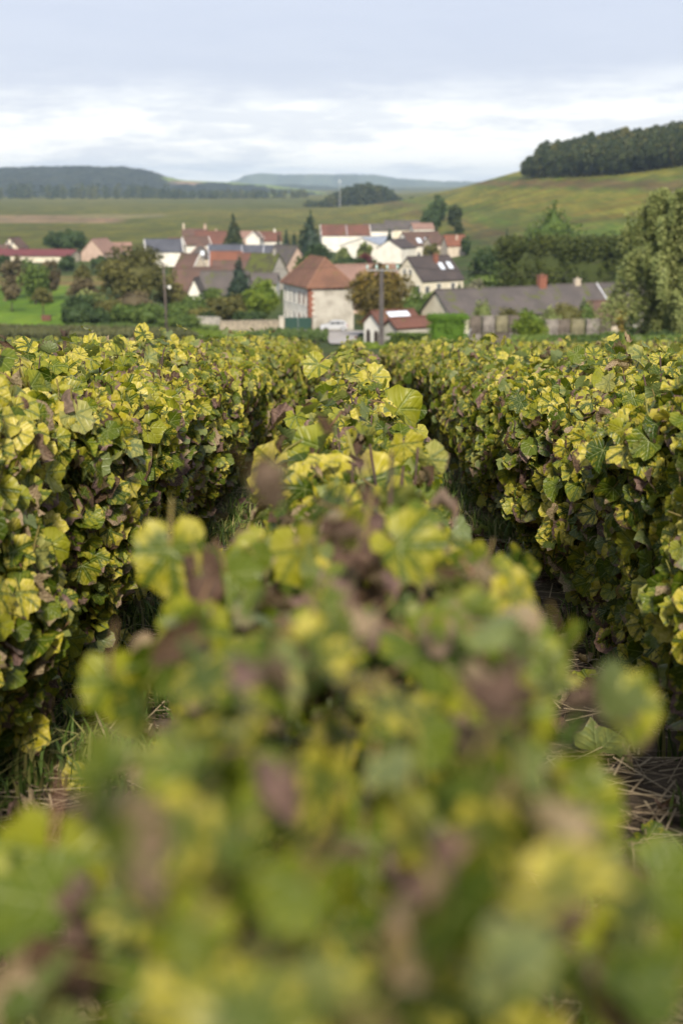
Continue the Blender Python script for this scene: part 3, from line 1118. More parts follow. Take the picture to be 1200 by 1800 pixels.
house('house', 'wide brown barn roof behind the garden bushes', 'barn', 347, 296, 3, 9.5, 8, 512, 471, WALL_C, R_BRN)
house('house', 'grey-brown roof with small white gable behind the garden bushes', 'house', 396, 290, -6, 9.5, 8, 516, 478, WALL_C, R_GRY)
house('shed', 'small steep white gable among the garden bushes', 'shed', 346, 282, 82, 4, 2.4, 512, 489, WALL_W, R_GRY, over=0.15)
house('shed', 'low stone shed with white wall behind the round green tree', 'shed', 455, 300, -6, 8, 5, 497, 481, WALL_W, R_GRY)
# left edge
house('barn', 'long farm building with crimson sheet roof at the left edge', 'barn', 62, 452, -8, 27, 12, 460, 439, WALL_C, R_CRM, over=0.4)
house('house', 'beige gabled house behind the crimson roof', 'house', 27, 500, 78, 8, 6.5, 438, 418, WALL_C, R_BRN, wins=[('l', -0.8, 3.2, 0.7, 1.1), ('l', 0.8, 3.2, 0.7, 1.1)])
house('house', 'long brown roof at the very left behind the crimson barn', 'house', -5, 490, 0, 9, 7, 441, 431, WALL_C, R_BRN)
house('house', 'pale pink house with pointed pink roof above the big brown tree', 'house', 176, 455, 68, 9, 8, 443, 420, WALL_P, R_PNK)
house('house', 'pink side wing of the pointed pink house', 'house', 206, 462, 8, 9, 7, 441, 427, WALL_P, R_PNK, wins=[('f', -1.5, 1.2, 1.0, 1.3), ('f', 1.8, 1.2, 1.0, 1.3)])
# beyond the main house
house('house', 'wide flat pale pink roof behind the big house', 'house', 640, 262, 14, 11, 8, 490, 466, WALL_P, R_PNK)
# nearer, right of the concrete pole
r_, L, W, h1, h2 = house('shed', 'white shed with arched openings and a pale sheet on its red roof', 'shed', 689, 152, 30, 5.0, 3.3, 566, 548, WALL_W, R_RED, over=0.2, sky=[(0.4, 0.15, 0.8, 2.6, -1)])
for yy in (-0.85, 0.75):
    pts = [(yy - 0.42, -0.5), (yy + 0.42, -0.5), (yy + 0.42, 1.35)] + [(yy + 0.42 * math.cos(a), 1.35 + 0.42 * math.sin(a)) for a in np.linspace(0.3, math.pi - 0.3, 6)] + [(yy - 0.42, 1.35)]
    MB().prism(pts, -L / 2 - 0.03, -L / 2 + 0.05, 'x').build('arch_shade', DARK_WOOD_SHADE, r_)  # dark slab painted in for the shade inside each arched opening
house('shed', 'low red-tiled lean-to in front of the white shed', 'shed', 722, 147, 30, 5.0, 2.8, 588, 566, WALL_O, R_RED, over=0.2)
house('barn', 'long barn with dark grey tiled roof and beige gable behind the crates', 'barn', 868, 192, 24, 17.5, 8.4, 547, 508, WALL_C, R_GRY, over=0.4, chim=[(7.3, 0, 1.5, 1.1, BRICK)])
house('barn', 'second dark barn roof with pale parapets at the right', 'barn', 1046, 199.5, 24, 15.0, 8.4, 541, 500, WALL_S, R_GRY, over=0.4, parapet=[0.0], chim=[(-3.2, 0, 0.7, 0.8, WALL_B)])
house('cottage', 'small red-tiled outbuilding with beige chimney right of the crates', 'cottage', 1060, 170, 14, 4.2, 3.8, 563, 531, WALL_B, R_BRN, chim=[(1.6, 0, 0.8, 0.5, WALL_B)])

# ------------------------------------------------------------------ walls, gate, car, poles, crates
def block_wall(name, label, a, b, h, th, mat, cat='wall'):
    p, q = Vector((xat(a[0], a[1]), a[1], 0)), Vector((xat(b[0], b[1]), b[1], 0))
    d = q - p
    n = max(3, int(d.length / 1.2))
    root = thing(name, label, cat, (p.x, p.y, gz(p.x, p.y)), math.atan2(d.y, d.x))
    z0 = root.location.z
    V, F = [], []
    for i in range(n + 1):
        w = p + d * i / n
        zg_ = gz(w.x, w.y) - z0
        hh = h + random.uniform(-0.10, 0.06) * h
        for (yy, zz) in ((-th / 2, zg_ - 0.5), (-th / 2, zg_ + hh), (th / 2, zg_ + hh), (th / 2, zg_ - 0.5)):
            V.append((d.length * i / n, yy, zz))
    for i in range(n):
        for j in range(3):
            F.append((4 * i + j, 4 * i + j + 1, 4 * i + 5 + j, 4 * i + 4 + j))
    F += [(3, 2, 1, 0), (4 * n, 4 * n + 1, 4 * n + 2, 4 * n + 3)]
    m = MB()
    m.poly(V, F)
    m.build('masonry', mat, root)
    m = MB()
    for i in range(n):
        w = p + d * (i + 0.5) / n
        zz = gz(w.x, w.y) - z0 + h
        m.box(d.length * i / n + 0.03, d.length * (i + 1) / n - 0.03, -th * 0.6, th * 0.6, zz - 0.02, zz + 0.10)
    m.build('coping', mat, root)
    return root


RUBBLE = plain('rubble_stone', (0.36, 0.31, 0.235), (0.17, 0.145, 0.11), 3.2, 0.95, 0.8)
block_wall('stone_wall', 'low rubble stone wall running to the green gate', (385, 211), (499, 214.0), 1.35, 0.45, RUBBLE)
block_wall('stone_wall', 'grey broken wall behind the bushes near the left pole', (335, 222), (386, 219), 1.5, 0.4, WALL_S)
gp = at(524, 575, 211.0)
g = thing('gate', 'dark green double gate between stone piers at the house corner', 'gate', (gp.x, gp.y, gz(gp.x, gp.y)), math.radians(3))
for s in (-1, 1):
    lf = MB().box(s * 1.02 - 0.99, s * 1.02 + 0.99, -0.03, 0.03, 0.1, 1.95).build('gate_leaf', GREEN_PAINT, g)
    m = MB()
    for i in range(7):
        m.box(s * 1.02 - 0.95 + i * 0.28, s * 1.02 - 0.95 + i * 0.28 + 0.22, -0.055, -0.032, 0.15, 1.9)
    m.build('batten', GREEN_PAINT, lf)
    pr = MB().box(s * 2.45 - 0.32, s * 2.45 + 0.32, -0.30, 0.30, -0.4, 2.0).build('pier', WALL_O, g)
    MB().box(s * 2.45 - 0.40, s * 2.45 + 0.40, -0.38, 0.38, 2.002, 2.18).build('cap_stone', WALL_S, pr)


def make_car():
    p = at(587, 577, 207.5)
    c = thing('car', 'small white hatchback parked by the road in front of the big house', 'car', (p.x, p.y, gz(p.x, p.y) + 0.22), math.radians(3))
    paint = plain('car_paint', (0.38, 0.39, 0.41), (0.35, 0.36, 0.38), 0.5, 0.5, spec=0.2)
    cgl = plain('car_glass', (0.03, 0.034, 0.04), (0.022, 0.025, 0.03), 1.0, 0.5, spec=0.12)
    rub = plain('tyre_rubber', (0.022, 0.022, 0.022), (0.03, 0.03, 0.03), 4, 0.9)
    # side profile (x forward is -x: nose to the left)
    prof = [(-2.0, 0.32), (-2.02, 0.55), (-1.92, 0.74), (-1.5, 0.86), (-1.0, 0.95), (-0.45, 1.36), (0.1, 1.48), (0.9, 1.47), (1.55, 1.34), (1.92, 0.95), (1.98, 0.6), (1.96, 0.32)]
    V, F = [], []
    k = len(prof)
    ys = (-0.85, -0.55, 0.55, 0.85)
    for i, y in enumerate(ys):
        for (x, z) in prof:
            tum = max(0.0, z - 0.95) * 0.36
            yy = y * (1 - tum / 0.85) if i in (0, 3) else y
            zz = z + (0.03 if i in (1, 2) and z > 0.9 else 0)
            xx = x * (0.97 if i in (0, 3) and abs(x) > 1.8 else 1)
            V.append((xx, yy, zz))
    for i in range(3):
        for j in range(k):
            F.append((i * k + j, i * k + (j + 1) % k, (i + 1) * k + (j + 1) % k, (i + 1) * k + j))
    up_, lo_ = list(range(4, 10)), [9, 10, 11, 0, 1, 2, 3, 4]
    F += [tuple(up_[::-1]), tuple(lo_[::-1]), tuple(3 * k + j for j in up_), tuple(3 * k + j for j in lo_)]
    m = MB()
    m.poly(V, F)
    body = m.build('body', paint, c)

    def side_poly(pts, s, off=0.02, mat=cgl, name='window'):
        pv = []
        for (x, z) in pts:
            tum = max(0.0, z - 0.95) * 0.36
            pv.append((x, s * (0.85 - tum + off), z))
        pv2 = [(a, b - s * 0.03, d) for a, b, d in pv]
        n = len(pv)
        MB().poly(pv + pv2, [tuple(range(n)), tuple(range(2 * n - 1, n - 1, -1))] + [(i, i + n, (i + 1) % n + n, (i + 1) % n) for i in range(n)]).build(name, mat, c)
    for s in (-1, 1):
        side_poly([(-0.80, 0.99), (-0.36, 1.33), (0.12, 1.40), (0.12, 0.99)], s)
        side_poly([(0.20, 0.99), (0.20, 1.40), (0.85, 1.40), (0.95, 0.99)], s)
        side_poly([(1.03, 1.01), (0.95, 1.38), (1.38, 1.28), (1.58, 1.05)], s)
        side_poly([(-1.98, 0.62), (-1.86, 0.74), (-1.56, 0.80), (-1.62, 0.66)], s, 0.01, SKYLT, 'headlight')
        side_poly([(1.80, 0.70), (1.72, 1.02), (1.88, 0.98), (1.95, 0.70)], s, 0.01, plain('tail_lamp', (0.35, 0.02, 0.02), (0.28, 0.02, 0.02), 2, 0.3), 'tail_light')
        MB().box(-0.72, -0.56, s * 0.88 - 0.10 * (s < 0), s * 0.88 + 0.10 * (s > 0), 0.98, 1.10).build('mirror', paint, c)
        for x in (-1.25, 1.25):
            w = MB().tube([(x, s * 0.66, 0.31), (x, s * 0.875, 0.31)], 0.31, 18).build('wheel', rub, c)
            m = MB().tube([(x, s * 0.87, 0.31), (x, s * 0.89, 0.31)], 0.19, 14)
            m.build('rim', FLASH, w)
    MB().slab([(-0.95, -0.60, 0.995), (-0.46, -0.52, 1.385), (-0.46, 0.52, 1.385), (-0.95, 0.60, 0.995)], -0.02).build('windscreen', cgl, c)
    MB().box(-2.05, -1.97, -0.6, 0.6, 0.34, 0.50).build('bumper', rub, c)
    return c


make_car()
CONC = plain('concrete_pole', (0.085, 0.076, 0.074), (0.06, 0.054, 0.053), 2.0, 0.9, 0.3)
POLEW = plain('pole_wood', (0.12, 0.095, 0.08), (0.08, 0.065, 0.055), 2.0, 0.9, 0.3)
PORC = plain('insulator_glass', (0.45, 0.62, 0.58), (0.36, 0.52, 0.5), 2.0, 0.25, spec=0.6)
STEEL = plain('galvanised', (0.33, 0.34, 0.35), (0.25, 0.26, 0.27), 3.0, 0.5)
pp = at(670, 560, 100)
zb = gz(pp.x, 100)
pt = zat(471, 100) - zb
pole = thing('utility_pole', 'thick concrete utility pole with crossarm standing before the olive tree', 'pole', (pp.x, 100, zb))
m = MB()
m.poly([(-0.20, -0.15, -0.6), (0.20, -0.15, -0.6), (0.20, 0.15, -0.6), (-0.20, 0.15, -0.6), (-0.13, -0.10, pt), (0.13, -0.10, pt), (0.13, 0.10, pt), (-0.13, 0.10, pt)],
       [(3, 2, 1, 0), (4, 5, 6, 7), (0, 1, 5, 4), (1, 2, 6, 5), (2, 3, 7, 6), (3, 0, 4, 7)])
m.build('shaft', CONC, pole)
arm = MB().box(-1.05, 1.15, -0.16, -0.102, pt - 0.18, pt - 0.12).build('crossarm', STEEL, pole)
for xx in (-1.0, -0.35, 0.38, 1.08):
    MB().tube([(xx, -0.135, pt - 0.12), (xx, -0.135, pt + 0.0), (xx, -0.135, pt + 0.06), (xx, -0.135, pt + 0.14), (xx, -0.135, pt + 0.20)], [0.02, 0.05, 0.085, 0.075, 0.03], 8).build('insulator', PORC, pole, True)
p2 = at(292, 540, 186)
zb2 = gz(p2.x, 186)
pt2 = zat(462, 186) - zb2
pole2 = thing('utility_pole', 'slim wooden pole with a white lamp left of the bushes', 'pole', (p2.x, 186, zb2))
MB().tube([(0, 0, -0.5), (-0.06, 0, pt2 * 0.5), (-0.18, 0, pt2)], [0.17, 0.145, 0.11], 8).build('shaft', POLEW, pole2, True)
lampz = zat(506, 186) - zb2
MB().tube([(-0.05, -0.1, lampz + 0.15), (0.3, -0.1, lampz + 0.25), (0.52, -0.1, lampz + 0.2)], 0.03, 6).build('bracket', STEEL, pole2)
MB().tube([(0.52, -0.1, lampz + 0.28), (0.52, -0.1, lampz + 0.18), (0.52, -0.1, lampz - 0.05), (0.52, -0.1, lampz - 0.16)], [0.08, 0.22, 0.22, 0.1], 10).build('lamp', FRAME, pole2, True)
BLACKW = plain('cable_black', (0.03, 0.03, 0.03), (0.04, 0.04, 0.04), 1.0, 0.6)
for i, (xx, tgt, lab) in enumerate(((-1.0, (-60, 430, 150), 'thin cable running from the concrete pole to the left'), (-0.35, (1500, 440, 130), 'upper thin cable running from the concrete pole to the right'), (1.08, (1500, 462, 130), 'lower thin cable running from the concrete pole to the right'))):
    a = Vector((pp.x + xx, 100 - 0.135, zb + pt + 0.20))
    b = at(*tgt)
    pts = [a.lerp(b, f) - Vector((0, 0, 1.2 * 4 * f * (1 - f))) for f in np.linspace(0, 1, 17)]
    tag(MB().tube(pts, 0.011, 4).build('cable', BLACKW), lab, 'cable')

# stacked harvest crates
CRATE = plain('crate_wood', (0.26, 0.235, 0.21), (0.12, 0.105, 0.095), 1.5, 0.9, 0.3)
CRATE2 = plain('crate_wood_mossy', (0.22, 0.20, 0.125), (0.12, 0.11, 0.07), 1.5, 0.9, 0.3)

CRATE3 = plain('crate_wood_dark', (0.15, 0.125, 0.105), (0.08, 0.066, 0.056), 1.5, 0.9, 0.3)


def slats_mesh(w, d, h):
    m = MB()
    ns = 7
    for i in range(ns):
        z0 = 0.12 + (h - 0.14) * i / ns
        z1 = z0 + (h - 0.14) / ns * 0.74
        m.box(-w / 2, w / 2, -d / 2, -d / 2 + 0.022, z0, z1)
        m.box(-w / 2, w / 2, d / 2 - 0.022, d / 2, z0, z1)
        m.box(-w / 2, -w / 2 + 0.022, -d / 2 + 0.03, d / 2 - 0.03, z0, z1)
        m.box(w / 2 - 0.022, w / 2, -d / 2 + 0.03, d / 2 - 0.03, z0, z1)
    m.box(-w / 2 + 0.03, w / 2 - 0.03, -d / 2 + 0.03, d / 2 - 0.03, 0.13, 0.16)
    return m


def crate(label, px, Yd, z, w, h, rz, mat, group):
    x = xat(px, Yd, 580)
    c = thing('wooden_crate', label, 'crate', (x, Yd, z), math.radians(rz), group)
    slats_mesh(w, 1.1, h).build('slat_sides', mat, c)
    for sx in (-1, 1):
        for sy in (-1, 1):
            MB().box(sx * (w / 2 - 0.05) - 0.045, sx * (w / 2 - 0.05) + 0.045, sy * 0.575 - 0.04, sy * 0.575 + 0.04, 0.0, h).build('corner_post', mat, c)
    for yy in (-0.45, 0, 0.45):
        MB().box(-w / 2, w / 2, yy - 0.05, yy + 0.05, 0.0, 0.10).build('skid', mat, c)
    MB().tube([(-w / 2 + 0.08, -0.575, 0.15), (w / 2 - 0.08, -0.575, h - 0.05)], 0.035, 4).build('brace', mat, c)
    return c


Yc = 135
z_lo = zat(612, Yc)
hc = (zat(555, Yc) - z_lo) / 2 - 0.01
for j, (px, nm) in enumerate(((834, 'next to the green hedge'), (857, 'second from the hedge'), (880, 'third from the hedge'), (903, 'half hidden by the pale shrub'))):
    for lv in (0, 1):
        crate('weathered slatted crate %s, %s of its stack' % (nm, 'bottom' if lv == 0 else 'top'), px, Yc + j * 0.15, z_lo + lv * (hc + 0.03), 1.10, hc, random.uniform(-2, 2), (CRATE, CRATE2, CRATE3)[(j + 2 * lv) % 3], 'stacked harvest crates')
z2 = zat(588, 150)
h3 = zat(561, 150) - z2
for j, (px, nm) in enumerate(((968, 'leftmost'), (990, 'second'), (1015, 'third'), (1040, 'fourth'), (1062, 'rightmost'))):
    crate('%s weathered crate of the row right of the pale shrub' % nm, px, 150 + j * 0.2, z2, 1.28, h3, random.uniform(-12, 8), (CRATE, CRATE3, CRATE2)[j % 3], 'crates right of the shrub')
    zz = gz(xat(px, 150), 150)
    crate('%s lower crate under the row right of the pale shrub' % nm, px, 150 + j * 0.2, z2 - h3 - 0.01, 1.28, h3, random.uniform(-6, 6), CRATE, 'crates right of the shrub')
# ladder leaning at the crates
lp = at(812, 604, 134)
ld = thing('ladder', 'short metal ladder leaning beside the crate stack', 'ladder', (lp.x, lp.y, lp.z - 0.4))
ld.rotation_euler = (0, math.radians(24), 0)
for s in (-1, 1):
    MB().tube([(0, s * 0.22, 0), (0, s * 0.22, 2.0)], 0.035, 6).build('rail', STEEL, ld)
for i in range(6):
    MB().tube([(0, -0.22, 0.25 + 0.3 * i), (0, 0.22, 0.25 + 0.3 * i)], 0.022, 5).build('rung', STEEL, ld)
# brown box in the meadow
bp = at(82, 557, 236)
bx = thing('wooden_box', 'brown wooden box under the small dark orchard tree', 'box', (bp.x, bp.y, gz(bp.x, bp.y)))
m = MB()
for i in range(4):
    m.box(-0.75, 0.75, -0.4, 0.4, 0.06 + 0.2 * i, 0.06 + 0.2 * i + 0.17)
m.build('boards', SHUT, bx)
MB().box(-0.8, 0.8, -0.45, 0.45, 0.862, 0.92).build('lid', SHUT, bx)
# mast on the far field
mp = at(597, 350, 1350)
ms = thing('mast', 'thin pale mast in front of the far copse', 'mast', (mp.x, mp.y, gz(mp.x, mp.y)))
mh = zat(313, 1350) - ms.location.z
MB().tube([(0, 0, -1), (0, 0, mh)], [0.26, 0.14], 6).build('shaft', FLASH, ms)
MB().box(-1.2, 1.2, -0.2, 0.2, mh * 0.86, mh * 0.90).build('arm', FLASH, ms)


# ------------------------------------------------------------------ trees and shrubs of the village
T = tree
T('round_tree', 'dense round dark tree behind the crimson roof', 117, 485, 404, 35, 'dark', 'broad', 0.1, 3000)
T('garden_tree', 'upright green tree with yellowish top in the meadow', 62, 285, 449, 27, 'green', 'round', 0.08, 2600)
T('garden_tree', 'brownish loose tree at the left in front of the crimson roof', 28, 305, 447, 24, 'brown', 'round', 0.12, 1500)
T('garden_tree', 'slim brown tree right of the upright green meadow tree', 90, 300, 452, 17, 'brown', 'column', 0.2, 1300)
T('garden_shrub', 'dark clipped shrub at the far left edge', 8, 400, 447, 16, 'dark', 'bush', 0.0, 1200, cat='shrub')
T('garden_shrub', 'dark pointed shrub before the white gable end of the crimson barn', 119, 402, 449, 13, 'dark', 'bush', 0.0, 1200, cat='shrub')
T('garden_shrub', 'dark block-shaped shrub below the pink house', 177, 395, 449, 15, 'dark', 'bush', 0.0, 1200, cat='shrub')
T('garden_shrub', 'small dark shrub right of the pink house foot', 200, 390, 450, 12, 'dark', 'bush', 0.0, 1000, cat='shrub')
T('orchard_tree', 'small brownish orchard tree on a bare stem in the meadow', 21, 262, 498, 18, 'brown', 'round', 0.34, 900, inner=0.7)
T('orchard_tree', 'small dark orchard tree beside the brown box', 76, 246, 502, 20, 'olive', 'round', 0.30, 1100, inner=0.7)
T('garden_tree', 'yellow-olive tree above the dark bushes', 146, 300, 462, 17, 'olive', 'round', 0.15, 1300)
T('garden_tree', 'loose brown tree between meadow and the big brown tree', 150, 275, 485, 30, 'brown', 'round', 0.1, 1800, inner=0.6)
T('big_tree', 'large rounded brown-olive tree left of the slim pole', 238, 252, 433, 68, 'olive', 'broad', 0.14, 6500, 0.30)
T('garden_bush', 'dark green bush at the meadow corner', 138, 232, 517, 32, 'dark', 'bush', 0.0, 2600, cat='bush')
T('garden_bush', 'pale green bush behind the dark meadow bush', 160, 240, 508, 30, 'pale', 'bush', 0.0, 2000, cat='bush')
T('garden_bush', 'greyish leafless bush under the big brown tree', 238, 238, 507, 32, 'brown', 'bush', 0.0, 1500, cat='bush', inner=0.8)
T('garden_bush', 'dark rounded bush left of the slim pole', 222, 226, 533, 27, 'green', 'bush', 0.0, 2000, cat='bush')
T('garden_bush', 'second dark rounded bush touching the slim pole', 262, 222, 534, 30, 'green', 'bush', 0.0, 2200, cat='bush')
T('garden_bush', 'low spreading bush right of the slim pole foot', 312, 214, 552, 34, 'green', 'bush', 0.0, 2400, cat='bush')
T('garden_bush', 'tiny bush at the grass edge under the big tree', 185, 226, 553, 12, 'green', 'bush', 0.0, 800, cat='bush')
T('garden_bush', 'broad dark bush where the meadow ends', 128, 224, 535, 20, 'dark', 'bush', 0.0, 1600, cat='bush')
T('garden_bush', 'olive bush filling the gap left of the two rounded bushes', 190, 232, 520, 26, 'olive', 'bush', 0.0, 1800, cat='bush')
T('garden_bush', 'dark green bush in front of the big brown tree, at its left', 168, 224, 540, 24, 'dark', 'bush', 0.0, 1600, cat='bush')
T('garden_bush', 'green bush just right of the slim pole', 318, 228, 528, 26, 'green', 'bush', 0.0, 1700, cat='bush')
T('garden_bush', 'olive bush above the grey broken wall', 352, 226, 538, 22, 'olive', 'bush', 0.0, 1500, cat='bush')
T('garden_bush', 'dark bush under the bright round tree', 440, 222, 545, 24, 'dark', 'bush', 0.0, 1500, cat='bush')
T('garden_tree', 'brown-green tree filling the gap behind the two rounded bushes', 300, 262, 490, 30, 'olive', 'round', 0.05, 2000)
T('garden_tree', 'dark bush right of the big brown tree', 340, 235, 518, 30, 'green', 'bush', 0.0, 1800)
T('garden_tree', 'small pale-green tree above the garden bushes', 372, 262, 503, 24, 'green', 'round', 0.1, 1500)
T('garden_tree', 'twiggy olive tree behind the stone wall', 402, 226, 516, 34, 'olive', 'bush', 0.02, 2600, inner=0.7)
T('garden_bush', 'dark low bush at the left end of the stone wall', 366, 224, 548, 22, 'dark', 'bush', 0.0, 1200, cat='bush')
T('round_tree', 'bright yellow-green round tree against the white house', 461, 226, 488, 33, 'bright', 'broad', 0.10, 4200, 0.22)
T('blue_spruce', 'dark bluish spruce behind the bright round tree', 421, 285, 455, 27, 'spruce', 'cone', 0.04, 2400)
T('conifer', 'tall dark olive conifer above the old roofs', 411, 470, 377, 21, 'wood', 'cone', 0.03, 2200)
T('conifer', 'large dark conifer left of the white warehouse', 545, 428, 374, 30, 'spruce', 'cone', 0.02, 3000)
T('conifer', 'left of two small dark conifers in the village', 504, 440, 405, 9, 'spruce', 'cone', 0.0, 900)
T('conifer', 'right of two small dark conifers in the village', 517, 438, 408, 10, 'spruce', 'cone', 0.0, 900)
T('garden_tree', 'dark tree at the foot of the large conifer', 556, 410, 425, 24, 'dark', 'round', 0.0, 1600)
T('conifer', 'slim dark conifer between slate roof and pink gable', 490, 400, 409, 6, 'spruce', 'cone', 0.0, 600)
T('garden_bush', 'ivy-green bush on the slope beside the pink gable', 527, 350, 442, 22, 'green', 'bush', 0.0, 1300, cat='bush')
T('garden_tree', 'pale yellow-green garden tree before the warehouse', 640, 425, 424, 13, 'pale', 'round', 0.05, 1300)
T('garden_bush', 'small yellow-green garden bush left of the warehouse tree', 603, 420, 435, 13, 'pale', 'bush', 0.0, 900, cat='bush')
T('garden_bush', 'dark red garden bush under the warehouse', 640, 412, 444, 17, 'plum', 'bush', 0.0, 800, cat='bush', deep=0.5)
T('garden_bush', 'green hedge along the garden above the pink roof', 612, 395, 452, 30, 'dark', 'bush', 0.0, 1200, cat='hedge', deep=0.3)
T('garden_tree', 'tall narrow dark conifer beside the warehouse', 684, 458, 401, 10, 'spruce', 'cone', 0.0, 1000)
T('big_tree', 'broad olive-brown tree behind the concrete pole', 668, 190, 455, 54, 'rust', 'broad', 0.03, 6500, 0.24)
T('garden_bush', 'green lower growth right of the olive-brown tree', 727, 200, 506, 34, 'green', 'bush', 0.0, 2000, cat='bush')
T('garden_tree', 'pale leafless shrub before the cream house', 752, 215, 508, 22, 'pale', 'bush', 0.0, 1100, inner=0.8)
T('garden_tree', 'small spruce in front of the cream house', 806, 285, 499, 8, 'dark', 'cone', 0.0, 700)
T('garden_tree', 'grey-green tree before the dormered house', 757, 420, 425, 15, 'olive', 'round', 0.05, 1000)
T('hill_tree', 'rounded tree alone on the vineyard slope above the village', 768, 640, 342, 17, 'dark', 'round', 0.05, 1500)
T('hill_tree', 'dark rounded tree just below the lone slope tree', 756, 600, 368, 16, 'dark', 'bush', 0.02, 1500)
T('hill_tree', 'leaning dark tree above the orange roof', 798, 560, 358, 15, 'wood', 'round', 0.15, 1400)
T('hill_tree', 'dark tree right of the orange roof', 805, 470, 384, 14, 'wood', 'cone', 0.02, 1400)
T('garden_bush', 'dark shrub at the right wall of the orange-roofed house', 817, 425, 415, 8, 'dark', 'bush', 0.0, 600, cat='bush')
T('pine_tree', 'dark spreading pine right of the cream house', 852, 262, 430, 32, 'dark', 'broad', 0.30, 2600, 0.3)
T('pine_tree', 'small dark pine crown behind the spreading pine', 888, 300, 408, 20, 'spruce', 'cone', 0.05, 1600)
T('garden_tree', 'pale twiggy tree in the garden below the pine', 835, 240, 482, 22, 'grey', 'round', 0.2, 700, inner=0.9)
T('conifer', 'bright green pointed conifer rising over the great hedge', 970, 258, 359, 115, 'green', 'cone', 0.0, 12000, 0.28, base=485)
t_ = T('great_hedge', 'great dark green clipped hedge behind the barn roofs', 985, 235, 413, 112, 'hedge', 'block', 0.0, 26000, 0.23, cat='hedge', deep=0.25, jitter=0.55)
for c_ in t_.children[:2]:
    c_.data.materials[0] = foliage_mat('foliage_thuja', (0.030, 0.046, 0.009), (0.062, 0.080, 0.014), (0.10, 0.11, 0.02))
T('garden_tree', 'dark tree between great hedge and birch', 1096, 225, 462, 22, 'dark', 'bush', 0.0, 2000)
T('garden_bush', 'pale bright shrub in front of the crates', 930, 128, 540, 30, 'bright', 'bush', 0.0, 3600, 0.11, cat='bush', inner=0.7)
T('garden_bush', 'yellow-green shrub before the barn roof', 850, 150, 520, 18, 'pale', 'bush', 0.0, 1100, 0.14, cat='bush', inner=0.8)
T('garden_bush', 'brown-green shrub left of the red outbuilding', 1000, 158, 522, 30, 'olive', 'bush', 0.0, 1700, 0.15, cat='bush', inner=0.7)
T('garden_bush', 'green shrub touching the red outbuilding', 1030, 166, 520, 18, 'green', 'bush', 0.0, 1100, 0.15, cat='bush')
T('garden_bush', 'olive bush growing up in front of the barn roof', 895, 160, 532, 24, 'olive', 'bush', 0.0, 1500, 0.14, cat='bush', inner=0.7)
T('garden_bush', 'loose pale bush between the two crate groups', 968, 155, 538, 20, 'pale', 'bush', 0.0, 1300, 0.13, cat='bush', inner=0.8)
T('garden_bush', 'golden yellow shrub right of the red outbuilding', 1094, 150, 532, 13, 'yellow', 'column', 0.0, 1000, 0.13, cat='bush')
T('garden_bush', 'dark upright bush right of the golden shrub', 1112, 142, 543, 15, 'dark', 'column', 0.0, 1300, 0.13, cat='bush')
hd = T('box_hedge', 'bright green square clipped hedge left of the crates', 787, 134, 551, 35, 'hedge', 'block', 0.0, 12000, 0.06, cat='hedge', deep=0.5, jitter=0.5)
T('box_hedge', 'low dark hedge before the red lean-to', 718, 128, 585, 38, 'green', 'block', 0.0, 3000, 0.09, cat='hedge', deep=0.25)
T('garden_bush', 'grey-green low bush in the weeds right of the crates', 1010, 112, 588, 34, 'grey', 'bush', 0.0, 1800, 0.10, cat='bush')
T('garden_bush', 'green low bush in the weeds before the golden shrub', 1075, 110, 583, 34, 'green', 'bush', 0.0, 1800, 0.10, cat='bush')
T('garden_bush', 'dark low bush at the right edge above the vines', 1170, 104, 582, 36, 'dark', 'bush', 0.0, 1800, 0.10, cat='bush')
T('garden_bush', 'pale low bush under the birch', 1130, 108, 590, 26, 'pale', 'bush', 0.0, 1300, 0.10, cat='bush')
T('garden_bush', 'small leafy bush left of the grey-green weeds', 960, 116, 592, 24, 'pale', 'bush', 0.0, 1200, 0.10, cat='bush')

T('garden_bush', 'olive bush filling the foot of the birch', 1150, 124, 545, 34, 'olive', 'bush', 0.0, 2600, 0.10, cat='bush')
T('garden_bush', 'green bush at the right edge under the birch', 1195, 126, 535, 30, 'green', 'bush', 0.0, 2400, 0.10, cat='bush')

# the birch at the right edge: hanging sprays on long limbs
bx_ = xat(1172, 112, 470)
bz = gz(bx_, 112)
BH = zat(322, 112) - bz
bt = thing('birch_tree', 'tall pale birch with hanging sprays at the right edge', 'tree', (bx_, 112, bz))
m = MB()
m.tube([(0, 0, -0.4), (0.1, 0, BH * 0.3), (-0.1, 0.1, BH * 0.6), (0.15, 0, BH * 0.97)], [0.17, 0.13, 0.08, 0.02], 8)
Cb, Pb, Db, tb = [], [], [], []
for i in range(46):
    a = i * 2.4 + random.random()
    z0 = BH * (0.10 + 0.84 * (i / 46))
    ln = BH * 0.40 * (1 - 0.72 * (i / 46) ** 1.6) * random.uniform(0.75, 1.15)
    mid = Vector((math.cos(a) * ln * 0.6, math.sin(a) * ln * 0.6, z0 + ln * 0.45))
    end = Vector((math.cos(a) * ln, math.sin(a) * ln, z0 + ln * 0.30))
    m.tube([(0, 0, z0), tuple(mid), tuple(end)], [0.05, 0.03, 0.012], 5)
    for j in range(44):
        f = random.uniform(0.02, 1.08)
        q = Vector((0, 0, z0)).lerp(mid, f * 1.6) if f < 0.6 else mid.lerp(end, (f - 0.6) / 0.4)
        dl = random.uniform(0.6, 2.2)
        tone = random.uniform(0.25, 0.85)
        for s in range(int(26 * dl / 1.4)):
            h = random.random()
            Pb.append((q.x + random.gauss(0, 0.14), q.y + random.gauss(0, 0.14), q.z + 0.15 - dl * h))
            Db.append((math.cos(a) * 0.7, math.sin(a) * 0.7, 0.3))
            tb.append(min(1, max(0, tone + random.uniform(-0.25, 0.25))))
m.build('trunk', plain('birch_bark', (0.16, 0.14, 0.12), (0.07, 0.06, 0.055), 5.0, 0.8), bt, True)
